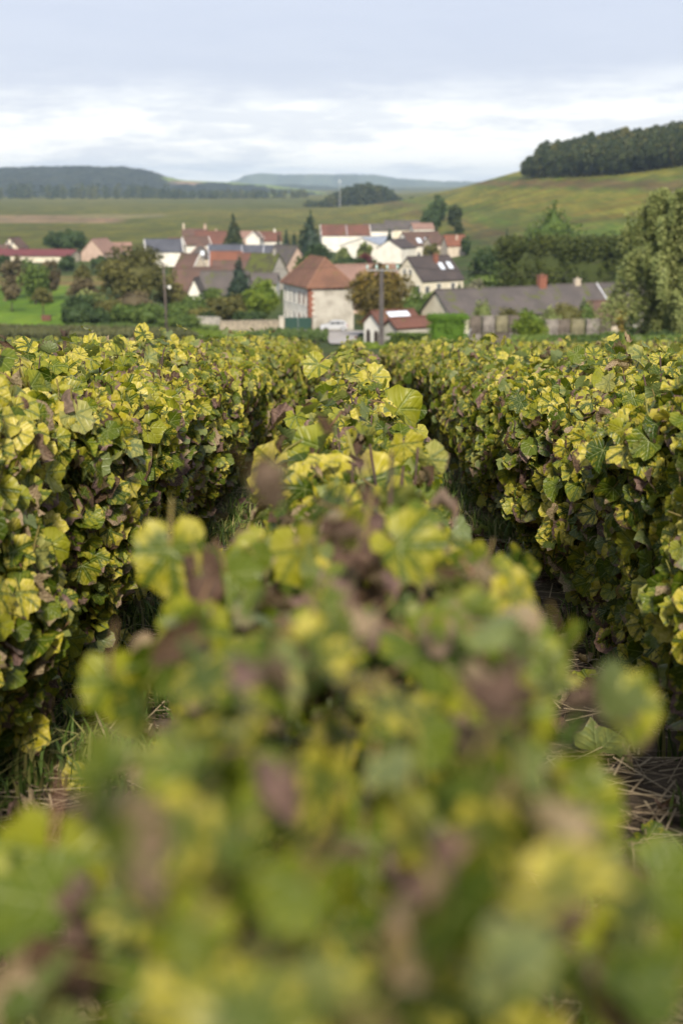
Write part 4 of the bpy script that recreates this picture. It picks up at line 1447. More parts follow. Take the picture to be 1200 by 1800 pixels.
Pb, Db, tb = np.array(Pb), np.array(Db), np.array(tb)
V, F = leaf_quads(Pb, Db, np.full(len(Pb), 0.115))
link('crown', np_mesh('crown', V, F, smat('pale'), True, attrs={'tint': np.repeat(np.stack([tb, tb, tb], -1), 4, 0)}, nper=4), bt)

# the wood on the hill: single trees in a few shapes
protos = []
for i in range(6):
    C, R = make_blobs('broad' if i % 2 else 'round', 14.0, 5.2, 0.6)
    cm = crown_mesh('crown', C, R, 1500, 0.75, 'wood', inner=0.3)
    if i == 5:
        cm.materials[0] = smat('olive')
    protos.append(cm)
tk = MB().tube([(0, 0, -1.5), (0.1, 0, 5), (0, 0.1, 10)], [0.35, 0.25, 0.08], 7).build('trunk', BARK, None, True)
tk_me = tk.data
bpy.data.objects.remove(tk)
edge = [(925, 800), (942, 792), (962, 775), (985, 755), (1010, 740), (1040, 722), (1070, 706), (1100, 692), (1130, 676), (1160, 662), (1190, 648), (1225, 640), (1265, 636), (1310, 630)]
ex, eY = [e[0] for e in edge], [e[1] for e in edge]
cnt = 0
for row in range(9):
    px = 926 + row * 4.5
    while px < 1330:
        Yd = float(np.interp(px, ex, eY)) + row * 17 + rng.uniform(-5, 5)
        x = xat(px, Yd, 300)
        z = gz(x, Yd)
        k = 5 if rng.random() < 0.07 else int(rng.integers(0, 5))
        s = rng.uniform(0.92, 1.22) * (0.80 if px < 950 else 1.0)
        w = thing('woodland_tree', 'dark broadleaf tree in the hilltop wood', 'tree', (x, Yd, z - 0.3), rng.uniform(0, 6.28), 'trees of the hilltop wood')
        w.scale = (s * 0.95, s * 0.95, s)
        link('crown', protos[k], w)
        link('trunk', tk_me, w)
        px += rng.uniform(9, 15) * (1 if row < 2 else 1.7)
        cnt += 1


# ---- low plots of vines and rough growth between the near vines and the village
def low_plot(name, label, corners, n, size, hmax, mat, rows=1.1, kind='stuff'):
    (pa, Ya), (pb, Yb), (pc, Yc_), (pd, Yd) = corners            # near-left, near-right, far-right, far-left
    u, v = rng.random(n), rng.random(n)
    A, B, C_, D_ = [np.array([xat(p, q), q]) for p, q in ((pa, Ya), (pb, Yb), (pc, Yc_), (pd, Yd))]
    P2 = (A * (1 - u)[:, None] + B * u[:, None]) * (1 - v)[:, None] + (D_ * (1 - u)[:, None] + C_ * u[:, None]) * v[:, None]
    if rows:
        P2[:, 0] = np.round(P2[:, 0] / rows) * rows + rng.normal(0, 0.16, n)
    z = ground(P2[:, 0], P2[:, 1]) + hmax * rng.random(n) ** 0.6
    P = np.stack([P2[:, 0], P2[:, 1], z], -1)
    N = np.tile([[0, -0.4, 0.8]], (n, 1))
    V, F = leaf_quads(P, N, np.full(n, size))
    tn = np.clip(0.15 + 0.7 * vnoise(P[:, 0], P[:, 1], 4, 3) * rng.uniform(0.4, 1.3, n), 0, 1)
    tint = np.repeat(np.stack([tn, tn, tn], -1), 4, 0)
    o = link(name, np_mesh(name, V, F, mat, True, attrs={'tint': tint}, nper=4))
    return tag(o, label, None, None, kind)


low_plot('vine_plot', 'dull olive plot of low vines below the meadow', ((-200, 178), (345, 178), (322, 205), (-200, 224)), 26000, 0.22, 0.85, foliage_mat('plot_olive', (0.05, 0.055, 0.02), (0.095, 0.10, 0.035), (0.14, 0.135, 0.05)))
low_plot('vine_plot', 'dark green plot of low vines between track and road', ((430, 165), (571, 165), (571, 200), (470, 203)), 16000, 0.20, 0.85, foliage_mat('plot_green', (0.04, 0.065, 0.018), (0.075, 0.115, 0.028), (0.12, 0.16, 0.04)))
low_plot('verge_grass', 'bright grass verge left of the side road and under the bushes', ((330, 186), (470, 186), (480, 204), (300, 214)), 9000, 0.16, 0.2, smat('bright'), 0)
low_plot('verge_grass', 'bright grass bank below the white shed', ((630, 80), (700, 80), (700, 150), (625, 165)), 14000, 0.10, 0.15, smat('bright'), 0)
low_plot('weeds', 'rough weeds and brambles in front of the crates', ((900, 95), (1320, 95), (1320, 130), (900, 130)), 9000, 0.14, 0.9, smat('green'), 0)
low_plot('weeds', 'rough grass under the far garden bushes', ((120, 212), (420, 212), (420, 240), (120, 240)), 9000, 0.2, 0.5, smat('green'), 0)


# ------------------------------------------------------------------ the vineyard
def vine_leaf_material():
    t = NT('vine_leaf')
    uv = t.node('ShaderNodeUVMap', uv_map='UVMap').outputs[0]
    s = t.node('ShaderNodeSeparateXYZ')
    t.l.new(uv, s.inputs[0])
    u, v = s.outputs[0], s.outputs[1]
    at_ = t.attr('tint')
    q = t.node('ShaderNodeSeparateXYZ')
    t.l.new(at_.outputs['Vector'], q.inputs[0])
    yel, brn, rnd = q.outputs[0], q.outputs[1], q.outputs[2]
    vv = t.node('ShaderNodeVectorMath', operation='ADD')
    t.l.new(uv, vv.inputs[0])
    cb = t.node('ShaderNodeCombineXYZ')
    t.l.new(t.math('MULTIPLY', rnd, 31.0), cb.inputs[0])
    t.l.new(t.math('MULTIPLY', rnd, 17.0), cb.inputs[1])
    t.l.new(cb.outputs[0], vv.inputs[1])
    nz = t.noise(vv.outputs[0], 3.2, 2, 0.65)
    nf = t.noise(vv.outputs[0], 14.0, 2, 0.6)
    r = t.math('SQRT', t.math('ADD', t.math('MULTIPLY', u, u), t.math('MULTIPLY', v, v)))
    ang = t.math('ARCTAN2', u, v)
    k = t.math('ROUND', t.math('DIVIDE', ang, 0.80))
    k = t.math('MAXIMUM', t.math('MINIMUM', k, 2.0), -2.0)
    da = t.math('SUBTRACT', ang, t.math('MULTIPLY', k, 0.80))
    along = t.math('MULTIPLY', r, t.math('COSINE', da))
    perp = t.math('ABSOLUTE', t.math('MULTIPLY', r, t.math('SINE', da)))
    # side veins leave each main vein in chevrons
    ph = t.math('MULTIPLY', t.math('SUBTRACT', along, t.math('MULTIPLY', perp, 0.85)), 4.6)
    tri = t.math('ABSOLUTE', t.math('SUBTRACT', t.math('FRACT', t.math('ADD', ph, t.math('MULTIPLY', nz, 1.3))), 0.5))
    side = t.step(tri, 0.20, 0.50)
    side = t.math('MULTIPLY', side, t.math('SUBTRACT', 1.0, t.step(perp, 0.16, 0.40)))
    main = t.math('SUBTRACT', 1.0, t.step(perp, 0.01, 0.15))
    core = t.math('SUBTRACT', 1.0, t.step(r, 0.10, 0.55))
    near_vein = t.math('MAXIMUM', t.math('MAXIMUM', main, t.math('MULTIPLY', side, 0.62)), t.math('MULTIPLY', core, 0.6))
    near_vein = t.math('MULTIPLY', near_vein, t.math('ADD', 0.68, t.math('MULTIPLY', t.math('FRACT', t.math('MULTIPLY', rnd, 7.3)), 0.75)))
    # how green this spot is: near veins first, all over when the leaf is still green
    g = t.math('ADD', t.math('MULTIPLY', near_vein, 0.98), t.math('SUBTRACT', 1.02, t.math('MULTIPLY', yel, 1.75)))
    g = t.math('ADD', g, t.math('MULTIPLY', t.math('SUBTRACT', nz, 0.5), 1.5))
    g = t.step(g, 0.05, 0.90)
    green = t.mix(rnd, (0.030, 0.056, 0.004), (0.098, 0.130, 0.009))
    green = t.mix(t.step(nf, 0.4, 0.7), green, t.mix(1.0, green, (0.75, 0.8, 0.7), 'MULTIPLY'))
    yellow = t.mix(t.step(nz, 0.35, 0.65), (0.34, 0.295, 0.018), (0.54, 0.455, 0.11))
    yellow = t.mix(t.math('MULTIPLY', t.step(rnd, 0.25, 0.85), 0.85), yellow, (0.175, 0.195, 0.012))
    col = t.mix(g, yellow, green)
    # thin pale main ribs
    rib = t.math('SUBTRACT', 1.0, t.step(perp, 0.004, 0.020))
    rib = t.math('MULTIPLY', rib, t.math('SUBTRACT', 1.0, t.step(r, 0.5, 1.0)))
    col = t.mix(t.math('MULTIPLY', rib, 0.45), col, (0.36, 0.38, 0.14))
    # dried margin, spots, whole dry leaves
    e = t.math('ADD', r, t.math('MULTIPLY', t.math('SUBTRACT', nz, 0.5), 0.9))
    bf = t.step(t.math('ADD', e, t.math('MULTIPLY', brn, 1.25)), 1.12, 1.34)
    spots = t.math('MULTIPLY', t.step(nf, 0.68, 0.76), t.step(brn, 0.12, 0.5))
    bf = t.math('MAXIMUM', bf, spots)
    brown = t.mix(t.step(nf, 0.35, 0.65), (0.030, 0.018, 0.012), (0.120, 0.072, 0.040))
    mauve = t.mix(t.step(nz, 0.35, 0.65), (0.085, 0.050, 0.046), (0.21, 0.135, 0.11))
    beige = t.mix(t.step(nf, 0.35, 0.65), (0.17, 0.115, 0.07), (0.38, 0.295, 0.19))
    brown = t.mix(t.step(rnd, 0.33, 0.45), brown, mauve)
    brown = t.mix(t.step(rnd, 0.72, 0.82), brown, beige)
    col = t.mix(bf, col, brown)
    # the underside is felted and paler
    geo = t.node('ShaderNodeNewGeometry')
    under = t.mix(0.55, t.mix(1.0, col, (0.95, 0.95, 0.9), 'MULTIPLY'), (0.185, 0.22, 0.10))
    under = t.mix(t.math('MULTIPLY', bf, 0.8), under, brown)
    col = t.mix(geo.outputs['Backfacing'], col, under)
    # petiole (stored with v < -2)
    pet = t.step(t.math('MULTIPLY', v, -1.0), 1.6, 1.9)
    col = t.mix(pet, col, t.mix(rnd, (0.30, 0.30, 0.07), (0.22, 0.11, 0.07)))
    tri0 = t.math('ABSOLUTE', t.math('SUBTRACT', t.math('FRACT', ph), 0.5))
    h = t.math('SUBTRACT', 1.0, t.math('ADD', t.math('MULTIPLY', t.step(tri0, 0.2, 0.5), 0.7), t.math('SUBTRACT', 1.0, t.step(perp, 0.0, 0.05))))
    rough = t.math('ADD', 0.40, t.math('MULTIPLY', bf, 0.35))
    b = t.bsdf(col, rough, h, 0.4, 0.003, 0.27)
    tr = t.node('ShaderNodeBsdfTranslucent')
    t.l.new(t.mix(1.0, col, (1.25, 1.25, 0.45), 'MULTIPLY'), tr.inputs[0])
    m = t.node('ShaderNodeMixShader')
    m.inputs[0].default_value = 0.32
    t.l.new(b.outputs[0], m.inputs[1])
    t.l.new(tr.outputs[0], m.inputs[2])
    return t.done(m)


LEAF_MAT = vine_leaf_material()
WOOD_DARK = plain('vine_bark', (0.060, 0.038, 0.026), (0.028, 0.020, 0.016), 30.0, 0.9, 0.5)
CANE_MAT = plain('vine_cane', (0.070, 0.036, 0.026), (0.030, 0.018, 0.016), 25.0, 0.65, 0.3)

_LA = np.array([0, 0.20, 0.42, 0.62, 0.82, 1.02, 1.22, 1.45, 1.66, 1.9, 2.2, 2.6, 2.95, math.pi])
_LR = np.array([1.0, 0.93, 0.80, 0.83, 0.90, 0.84, 0.73, 0.74, 0.76, 0.69, 0.66, 0.60, 0.46, 0.12])


def leaf_shape(n, ring, seed, curl=1.0, petiole=True, dry=0.0):
    """one vine leaf: petiole at the origin, tip along +y, upper face +z; verts, tris, uv"""
    r_ = np.random.default_rng(seed)
    a = -math.pi + (np.arange(n) + 0.5) * 2 * math.pi / n
    lob = r_.uniform(0.55, 1.25)
    R = np.interp(np.abs(a), _LA, _LR)
    R = 0.72 + (R - 0.72) * lob
    R = np.maximum(R, 0.08)
    if n >= 20:
        R = R * (1 + 0.045 * np.where(np.arange(n) % 2, 1, -1)) * (1 + r_.normal(0, 0.03, n))
    asym = r_.uniform(-0.08, 0.08)
    pts = [(0.0, 0.0)]
    tris = []
    if ring:
        m = n // 2
        a2 = a[::2] + math.pi / n
        for i in range(m):
            rr = 0.56 * 0.5 * (R[2 * i] + R[(2 * i + 1) % n])
            pts.append((rr * math.sin(a2[i]), rr * math.cos(a2[i])))
        for i in range(n):
            pts.append((R[i] * math.sin(a[i]), R[i] * math.cos(a[i])))
        for i in range(m - 1):
            tris.append((0, 1 + i + 1, 1 + i))
        o = 1 + m
        for i in range(m):
            j = (i + 1) % m
            tris.append((1 + i, o + (2 * i + 1) % n, o + 2 * i))
            if i < m - 1:
                tris.append((1 + i, 1 + j, o + 2 * i + 1))
                tris.append((1 + j, o + (2 * i + 2) % n, o + 2 * i + 1))
    else:
        for i in range(n):
            pts.append((R[i] * math.sin(a[i]), R[i] * math.cos(a[i])))
        for i in range(n - 1):
            tris.append((0, i + 2, i + 1))
    p = np.array(pts)
    uv = p.copy()
    x, y = p[:, 0] * (1 + asym * np.sign(p[:, 0])), p[:, 1]
    rr = np.hypot(x, y)
    an = np.arctan2(x, y)
    fold = r_.uniform(-0.10, 0.60) * curl
    droop = r_.uniform(-0.15, 0.70) * curl
    wav = r_.uniform(0.06, 0.20) * (1 + dry)
    z = fold * np.abs(x) * (1 - 0.4 * np.abs(x)) - droop * y * y * np.sign(y) * 0.8 - r_.uniform(0.0, 0.35) * curl * x * x
    z = z + wav * np.sin(an * 5 + r_.uniform(0, 6)) * rr ** 1.5 + wav * 0.6 * np.sin(an * 11 + r_.uniform(0, 6)) * rr ** 2
    if dry > 0:
        c = r_.uniform(2.2, 4.0) * dry
        th = x * c
        rad = 1.0 / c
        x = rad * np.sin(th)
        z = z * 0.7 + rad * (1 - np.cos(th))
        th2 = y * c * 0.45 * r_.choice([-1, 1])
        y2 = np.where(np.abs(th2) > 1e-6, y * np.sinc(th2 / math.pi), y)
        z = z + np.abs(y) * np.abs(np.sin(th2 * 0.5)) * np.sign(r_.uniform(-1, 1))
        y = y2
    V = np.stack([x, y, z], -1) / 1.35
    T = list(tris)
    if petiole:
        L = r_.uniform(0.45, 0.8)
        b = len(V)
        w = 0.022
        bend = r_.uniform(0.15, 0.55)
        pv = []
        for j, f in enumerate((0, 0.5, 1.0)):
            cy, cz = -L * f, -bend * L * f * f
            for (dx, dz) in ((-w, 0), (w, 0), (0, -w * 1.6)):
                pv.append((dx, cy, cz + dz - 0.004))
        V = np.concatenate([V, np.array(pv)])
        uv = np.concatenate([uv, np.tile([[0.0, -2.5]], (9, 1))])
        for j in range(2):
            for c in range(3):
                d = (c + 1) % 3
                T.append((b + 3 * j + c, b + 3 * j + d, b + 3 * j + 3 + d))
                T.append((b + 3 * j + c, b + 3 * j + 3 + d, b + 3 * j + 3 + c))
    return V, np.array(T), uv


HI = [leaf_shape(20, True, 100 + i, 1.0, False, (0.0, 0.30, 0.0, 0.48)[i % 4]) for i in range(32)]
HI_DRY = [leaf_shape(20, True, 200 + i, 1.0, False, 1.0) for i in range(12)]
LO = [leaf_shape(11, False, 300 + i, 0.9, False) for i in range(8)]
LO_DRY = [leaf_shape(11, False, 400 + i, 1.0, False, 0.8) for i in range(4)]


def frames(N, T):
    N = N / (np.linalg.norm(N, axis=1, keepdims=True) + 1e-9)
    T = T - N * (N * T).sum(1, keepdims=True)
    T = T / (np.linalg.norm(T, axis=1, keepdims=True) + 1e-9)
    X = np.cross(T, N)
    return np.stack([X, T, N], -1)          # columns


def merge_leaves(name, L, high, parent, kind='stuff'):
    """all leaves of the dict L joined into one mesh under parent"""
    n = len(L['P'])
    if n == 0:
        return None
    M = frames(L['N'], L['T']) * L['S'][:, None, None]
    dry = L['C'][:, 1] > 0.85
    M[dry] *= 0.80
    Vs, Ts, Us, As = [], [], [], []
    off = 0
    good, bad = (HI, HI_DRY) if high else (LO, LO_DRY)
    pick = rng.integers(0, 10 ** 6, n)
    for isdry, bank in ((False, good), (True, bad)):
        for b, (v, t, uv) in enumerate(bank):
            ii = np.where((dry == isdry) & (pick % len(bank) == b))[0]
            if len(ii) == 0:
                continue
            W = np.einsum('nij,vj->nvi', M[ii], v) + L['P'][ii][:, None]
            Vs.append(W.reshape(-1, 3))
            Ts.append((t[None] + (np.arange(len(ii)) * len(v))[:, None, None]).reshape(-1, 3) + off)
            Us.append(np.tile(uv, (len(ii), 1)))
            As.append(np.repeat(L['C'][ii], len(v), 0))
            off += len(ii) * len(v)
    me = np_mesh(name, np.concatenate(Vs), np.concatenate(Ts), LEAF_MAT, True, np.concatenate(Us), {'tint': np.concatenate(As)})
    o = link(name, me, parent)
    o['kind'] = kind
    return o


# mesh bank for leaves that are objects of their own
BANK = []
_br = np.random.default_rng(77)
for i in range(110):
    cls = i % 11
    if cls < 5:
        c = (_br.uniform(0.50, 0.78), _br.uniform(0.0, 0.30), _br.random())
    elif cls < 8:
        c = (_br.uniform(0.12, 0.42), _br.uniform(0.0, 0.18), _br.random())
    elif cls < 9:
        c = (_br.uniform(0.82, 1.0), _br.uniform(0.0, 0.35), _br.random())
    else:
        c = (_br.uniform(0.4, 0.9), _br.uniform(0.95, 1.2), _br.random())
    v, t, uv = leaf_shape(24, True, 900 + i, 1.0, True, 1.0 if c[1] > 0.85 else (0.0, 0.25, 0.45)[(i // 11) % 3])
    BANK.append((np.array(c), np_mesh('leaf', v, t, LEAF_MAT, True, uv, {'tint': np.tile(np.array(c)[None], (len(v), 1))})))
BANK_C = np.array([b[0] for b in BANK])


def leaf_objects(L, parent, ids):
    M = frames(L['N'][ids], L['T'][ids])
    for j, i in enumerate(ids):
        d = np.abs(BANK_C - L['C'][i][None]) * np.array([1.0, 1.6, 0.5])
        k = int(np.argsort(d.sum(1))[rng.integers(0, 5)])
        o = link('leaf', BANK[k][1], parent)
        m = Matrix([list(M[j][r]) for r in range(3)]).to_4x4()
        m.translation = Vector(L['P'][i])
        o.matrix_local = m @ Matrix.Scale(float(L['S'][i]), 4)


def cat_leaves(parts):
    return {k: np.concatenate([p[k] for p in parts]) for k in 'PNTSC'}


def sub(L, m):
    return {k: v[m] for k, v in L.items()}


def tints(n, yel, brown, dryp, rndv=None):
    c = np.empty((n, 3))
    cls = rng.random(n)
    c[:, 0] = np.clip(rng.normal(yel, 0.20, n), 0.02, 1.0)
    lo = cls < 0.26
    c[lo, 0] = rng.uniform(0.05, 0.40, lo.sum())
    c[:, 1] = np.clip(np.abs(rng.normal(0, brown, n)), 0, 0.6)
    dr = rng.random(n) < dryp
    c[dr, 1] = rng.uniform(0.95, 1.25, dr.sum())
    c[:, 2] = rng.random(n)
    return c


YAW = 0.008


def row_x(x0, y):
    return x0 + YAW * y


def top_h(seed, H, y):
    y = np.asarray(y, float)
    if seed == 51:                       # the row in the middle stands a little higher near the viewer
        H = H + 0.065 * (1 - sstep(0.5, 1.7, y)) + 0.085 * sstep(7, 15, y)
    return H + 0.10 * (vnoise(y, y * 0, 0.55, seed) - 0.5) + 0.06 * (vnoise(y, y * 0, 0.17, seed + 50) - 0.5)


def scatter_face(x0, s, H, seed, y0, y1, dens, yel, size, hw=0.34, lo=0.10, grad=True, flip=0.08):
    n = int((y1 - y0) * dens)
    y = rng.uniform(y0, y1, n)
    u = 1 - rng.random(n) ** 1.15 if grad else rng.random(n)
    tp = top_h(seed, H, y)
    h = lo + (tp - lo) * u
    w = hw + 0.16 * (vnoise(y, h, 0.30, seed + 7) - 0.5) + 0.10 * (vnoise(y, h, 0.9, seed + 8) - 0.5)
    w = w * (0.84 + 0.16 * np.minimum(1, u / 0.35)) * (1 - 0.35 * np.clip((u - 0.82) / 0.18, 0, 1) ** 2)
    dep = np.abs(rng.normal(0, 0.085, n))
    x = row_x(x0, y) + s * (w - dep)
    z = plane_z(y) + h
    P = np.stack([x, y, z], -1)
    N = np.stack([np.full(n, s * 0.85), np.full(n, -0.65), np.full(n, 0.40)], -1) + rng.normal(0, 0.45, (n, 3))
    T = np.stack([s * 0.15 + rng.normal(0, 0.5, n), rng.normal(0, 0.55, n), np.full(n, -1.0)], -1)
    N[rng.random(n) < flip] *= -1
    S = size * rng.uniform(0.62, 1.30, n)
    C = tints(n, yel, 0.32, 0.075)
    # yellower outside and on top, greener deep in the row and at its foot
    C[:, 0] = np.clip(C[:, 0] - dep * 1.2 + 0.10 * (u - 0.5), 0, 1)
    return {'P': P, 'N': N, 'T': T, 'S': S, 'C': C}, dep


def scatter_top(x0, H, seed, y0, y1, dens, yel, size, hw=0.26, dryp=0.10, spread=0.06, flip=0.12):
    n = int((y1 - y0) * dens)
    y = rng.uniform(y0, y1, n)
    f = rng.uniform(-1, 1, n)
    x = row_x(x0, y) + f * hw
    z = plane_z(y) + top_h(seed, H, y) - 0.10 * f * f + rng.normal(0, spread, n) - 0.03
    P = np.stack([x, y, z], -1)
    N = np.stack([f * 0.5, np.full(n, -0.25), np.full(n, 0.9)], -1) + rng.normal(0, 0.55, (n, 3))
    T = np.stack([f * 0.6, np.zeros(n), np.full(n, -0.35)], -1) + rng.normal(0, 0.6, (n, 3))
    N[rng.random(n) < flip] *= -1
    S = size * rng.uniform(0.55, 1.2, n)
    C = tints(n, yel + 0.08, 0.20, dryp)
    return {'P': P, 'N': N, 'T': T, 'S': S, 'C': C}, np.zeros(n)


def project(P):
    c, s = math.cos(PITCH), math.sin(PITCH)
    d = P[:, 1] * c - P[:, 2] * s
    v = (P[:, 1] * s + P[:, 2] * c) / np.maximum(d, 1e-3)
    u = P[:, 0] / np.maximum(d, 1e-3)
    return 600 + u * FPX, 900 - v * FPX, d


def build_row(name, label, x0, y0, y1, parts, n_single, split=7.0, gap=0.40, dep_max=0.06):
    base = Vector((row_x(x0, y0), y0, plane_z(y0)))
    root = thing(name, label, 'vine row', base, 0, 'rows of vines on the slope')
    L = cat_leaves([p[0] for p in parts])
    dep = np.concatenate([p[1] for p in parts])
    dist = np.linalg.norm(L['P'], axis=1)
    keep = dist > gap
    L, dep, dist = sub(L, keep), dep[keep], dist[keep]
    px, py, d = project(L['P'])
    infr = (px > -40) & (px < 1240) & (py > 100) & (py < 1860) & (d > 0.2) & (dep < dep_max)
    score = np.where(infr, L['S'] / dist, 0)
    ids = np.argsort(-score)[:n_single]
    ids = ids[score[ids] > 0]
    L['P'] = L['P'] - np.array(base)
    leaf_objects(L, root, ids)
    rest = np.ones(len(dist), bool)
    rest[ids] = False
    hi = rest & (dist < split)
    lo = rest & ~hi
    merge_leaves('foliage', sub(L, hi), True, root)
    merge_leaves('far_foliage', sub(L, lo), False, root)
    return root, base


def add_wood(root, base, x0, y0, y1, H, seed, n_cane, single_y=7.0, cane_top=0.05, trunks=True, spread=0.16):
    r_ = random.Random(seed)
    far = MB()
    if trunks:
        y = y0 + 0.4
        while y < y1:
            bx, bz = row_x(x0, y) - base.x, plane_z(y) - base.z
            m = MB()
            j = lambda s: r_.uniform(-s, s)
            hh = H * 0.62
            m.tube([(bx, y - base.y, bz - 0.1), (bx + j(.02), y - base.y + j(.03), bz + hh * 0.35), (bx + j(.04), y - base.y + j(.05), bz + hh * 0.7), (bx + j(.05), y - base.y + j(.12), bz + hh)],
                   [0.042, 0.030, 0.027, 0.016], 7)
            m.tube([(bx, y - base.y, bz + hh * 0.65), (bx + j(.05), y - base.y + 0.22, bz + hh * 0.85), (bx + j(.05), y - base.y + 0.50, bz + hh * 0.95)], [0.02, 0.014, 0.008], 6)
            if y < 13:
                m.build('trunk', WOOD_DARK, root, True)
            else:
                far.poly(m.v, m.f)
            y += r_.uniform(0.85, 1.1)
    for i in range(n_cane):
        y = y0 + (y1 - y0) * (r_.random() ** 1.7)
        x = row_x(x0, y) + r_.uniform(-spread, spread)
        zt = float(top_h(seed, H, y)) + r_.uniform(-0.05, cane_top)
        z0 = plane_z(y) + r_.uniform(0.15, 0.35)
        p = [(x - base.x, y - base.y, z0 - base.z)]
        dx, dy = r_.uniform(-0.75, 0.75) * spread, r_.uniform(-0.12, 0.12)
        kk = 4
        for q in range(1, kk + 1):
            f = q / kk
            p.append((x + dx * f + r_.uniform(-.012, .012) - base.x, y + dy * f + r_.uniform(-.012, .012) - base.y, z0 + (plane_z(y) + zt - z0) * f - base.z))
        rad = r_.uniform(0.0022, 0.0036)
        if y < single_y and (Vector(p[-1]) + base).length > 1.15:
            m = MB().tube(p, [rad * 1.3, rad * 1.2, rad, rad * 0.9, rad * 0.7], 5)
            m.build('cane', CANE_MAT, root, True)
        elif y >= single_y:
            far.tube(p, [rad * 1.8, rad * 1.7, rad * 1.6, rad * 1.5, rad * 1.2], 4)
    if far.v:
        o = far.build('far_canes', CANE_MAT, root, True, recalc=False)
        o['kind'] = 'stuff'


END = 25.0
# ---- left neighbour
x0, H, sd = -0.91, 0.685, 31
parts = [scatter_face(x0, 1, H, sd, 1.2, 7, 1900, 0.66, 0.056, 0.36), scatter_face(x0, 1, H, sd, 7, END, 1250, 0.64, 0.056, 0.37),
         scatter_face(x0, -1, H, sd, 1.2, END, 90, 0.6, 0.12), scatter_top(x0, H, sd, 1.2, 7, 480, 0.64, 0.060, 0.3), scatter_top(x0, H, sd, 7, END, 420, 0.66, 0.062, 0.3)]
root, base = build_row('vine_row', 'vine row with big yellow-veined leaves filling the left side of the picture', x0, 1.2, END, parts, 300)
add_wood(root, base, x0, 1.2, END, H, sd, 260, cane_top=0.10)
# ---- right neighbour
x0, H, sd = 0.91, 0.655, 41
parts = [scatter_face(x0, -1, H, sd, 1.2, 7, 1900, 0.58, 0.056, 0.36), scatter_face(x0, -1, H, sd, 7, END, 1250, 0.55, 0.056, 0.37),
         scatter_face(x0, 1, H, sd, 1.2, END, 90, 0.6, 0.12), scatter_top(x0, H, sd, 1.2, 7, 500, 0.62, 0.060, 0.3), scatter_top(x0, H, sd, 7, END, 420, 0.66, 0.062, 0.3)]
root, base = build_row('vine_row', 'greener vine row filling the right side of the picture beside the narrow soil path', x0, 1.2, END, parts, 300)
add_wood(root, base, x0, 1.2, END, H, sd, 260, cane_top=0.10)
# ---- centre row, right under the camera
x0, H, sd = 0.0, 0.56, 51
parts = [scatter_face(x0, 1, H, sd, 0.15, 1.2, 260, 0.34, 0.033, 0.105, 0.15, flip=0.12), scatter_face(x0, -1, H, sd, 0.15, 1.2, 260, 0.34, 0.033, 0.105, 0.15, flip=0.12),
         scatter_face(x0, 1, H, sd, 1.2, 2.2, 400, 0.42, 0.048, 0.16, 0.12, flip=0.12), scatter_face(x0, -1, H, sd, 1.2, 2.2, 400, 0.42, 0.048, 0.16, 0.12, flip=0.12),
         scatter_top(x0, H, sd, 0.2, 1.1, 230, 0.34, 0.031, 0.125, 0.45, 0.035, 0.18), scatter_top(x0, H, sd, 1.1, 2.2, 220, 0.40, 0.045, 0.15, 0.40, 0.04, 0.15),
         scatter_face(x0, 1, H, sd, 2.2, END, 430, 0.58, 0.056, 0.16, 0.10), scatter_face(x0, -1, H, sd, 2.2, END, 430, 0.58, 0.056, 0.16, 0.10),
         scatter_top(x0, H + 0.01, sd, 2.2, END, 230, 0.68, 0.052, 0.15, 0.22, 0.05)]
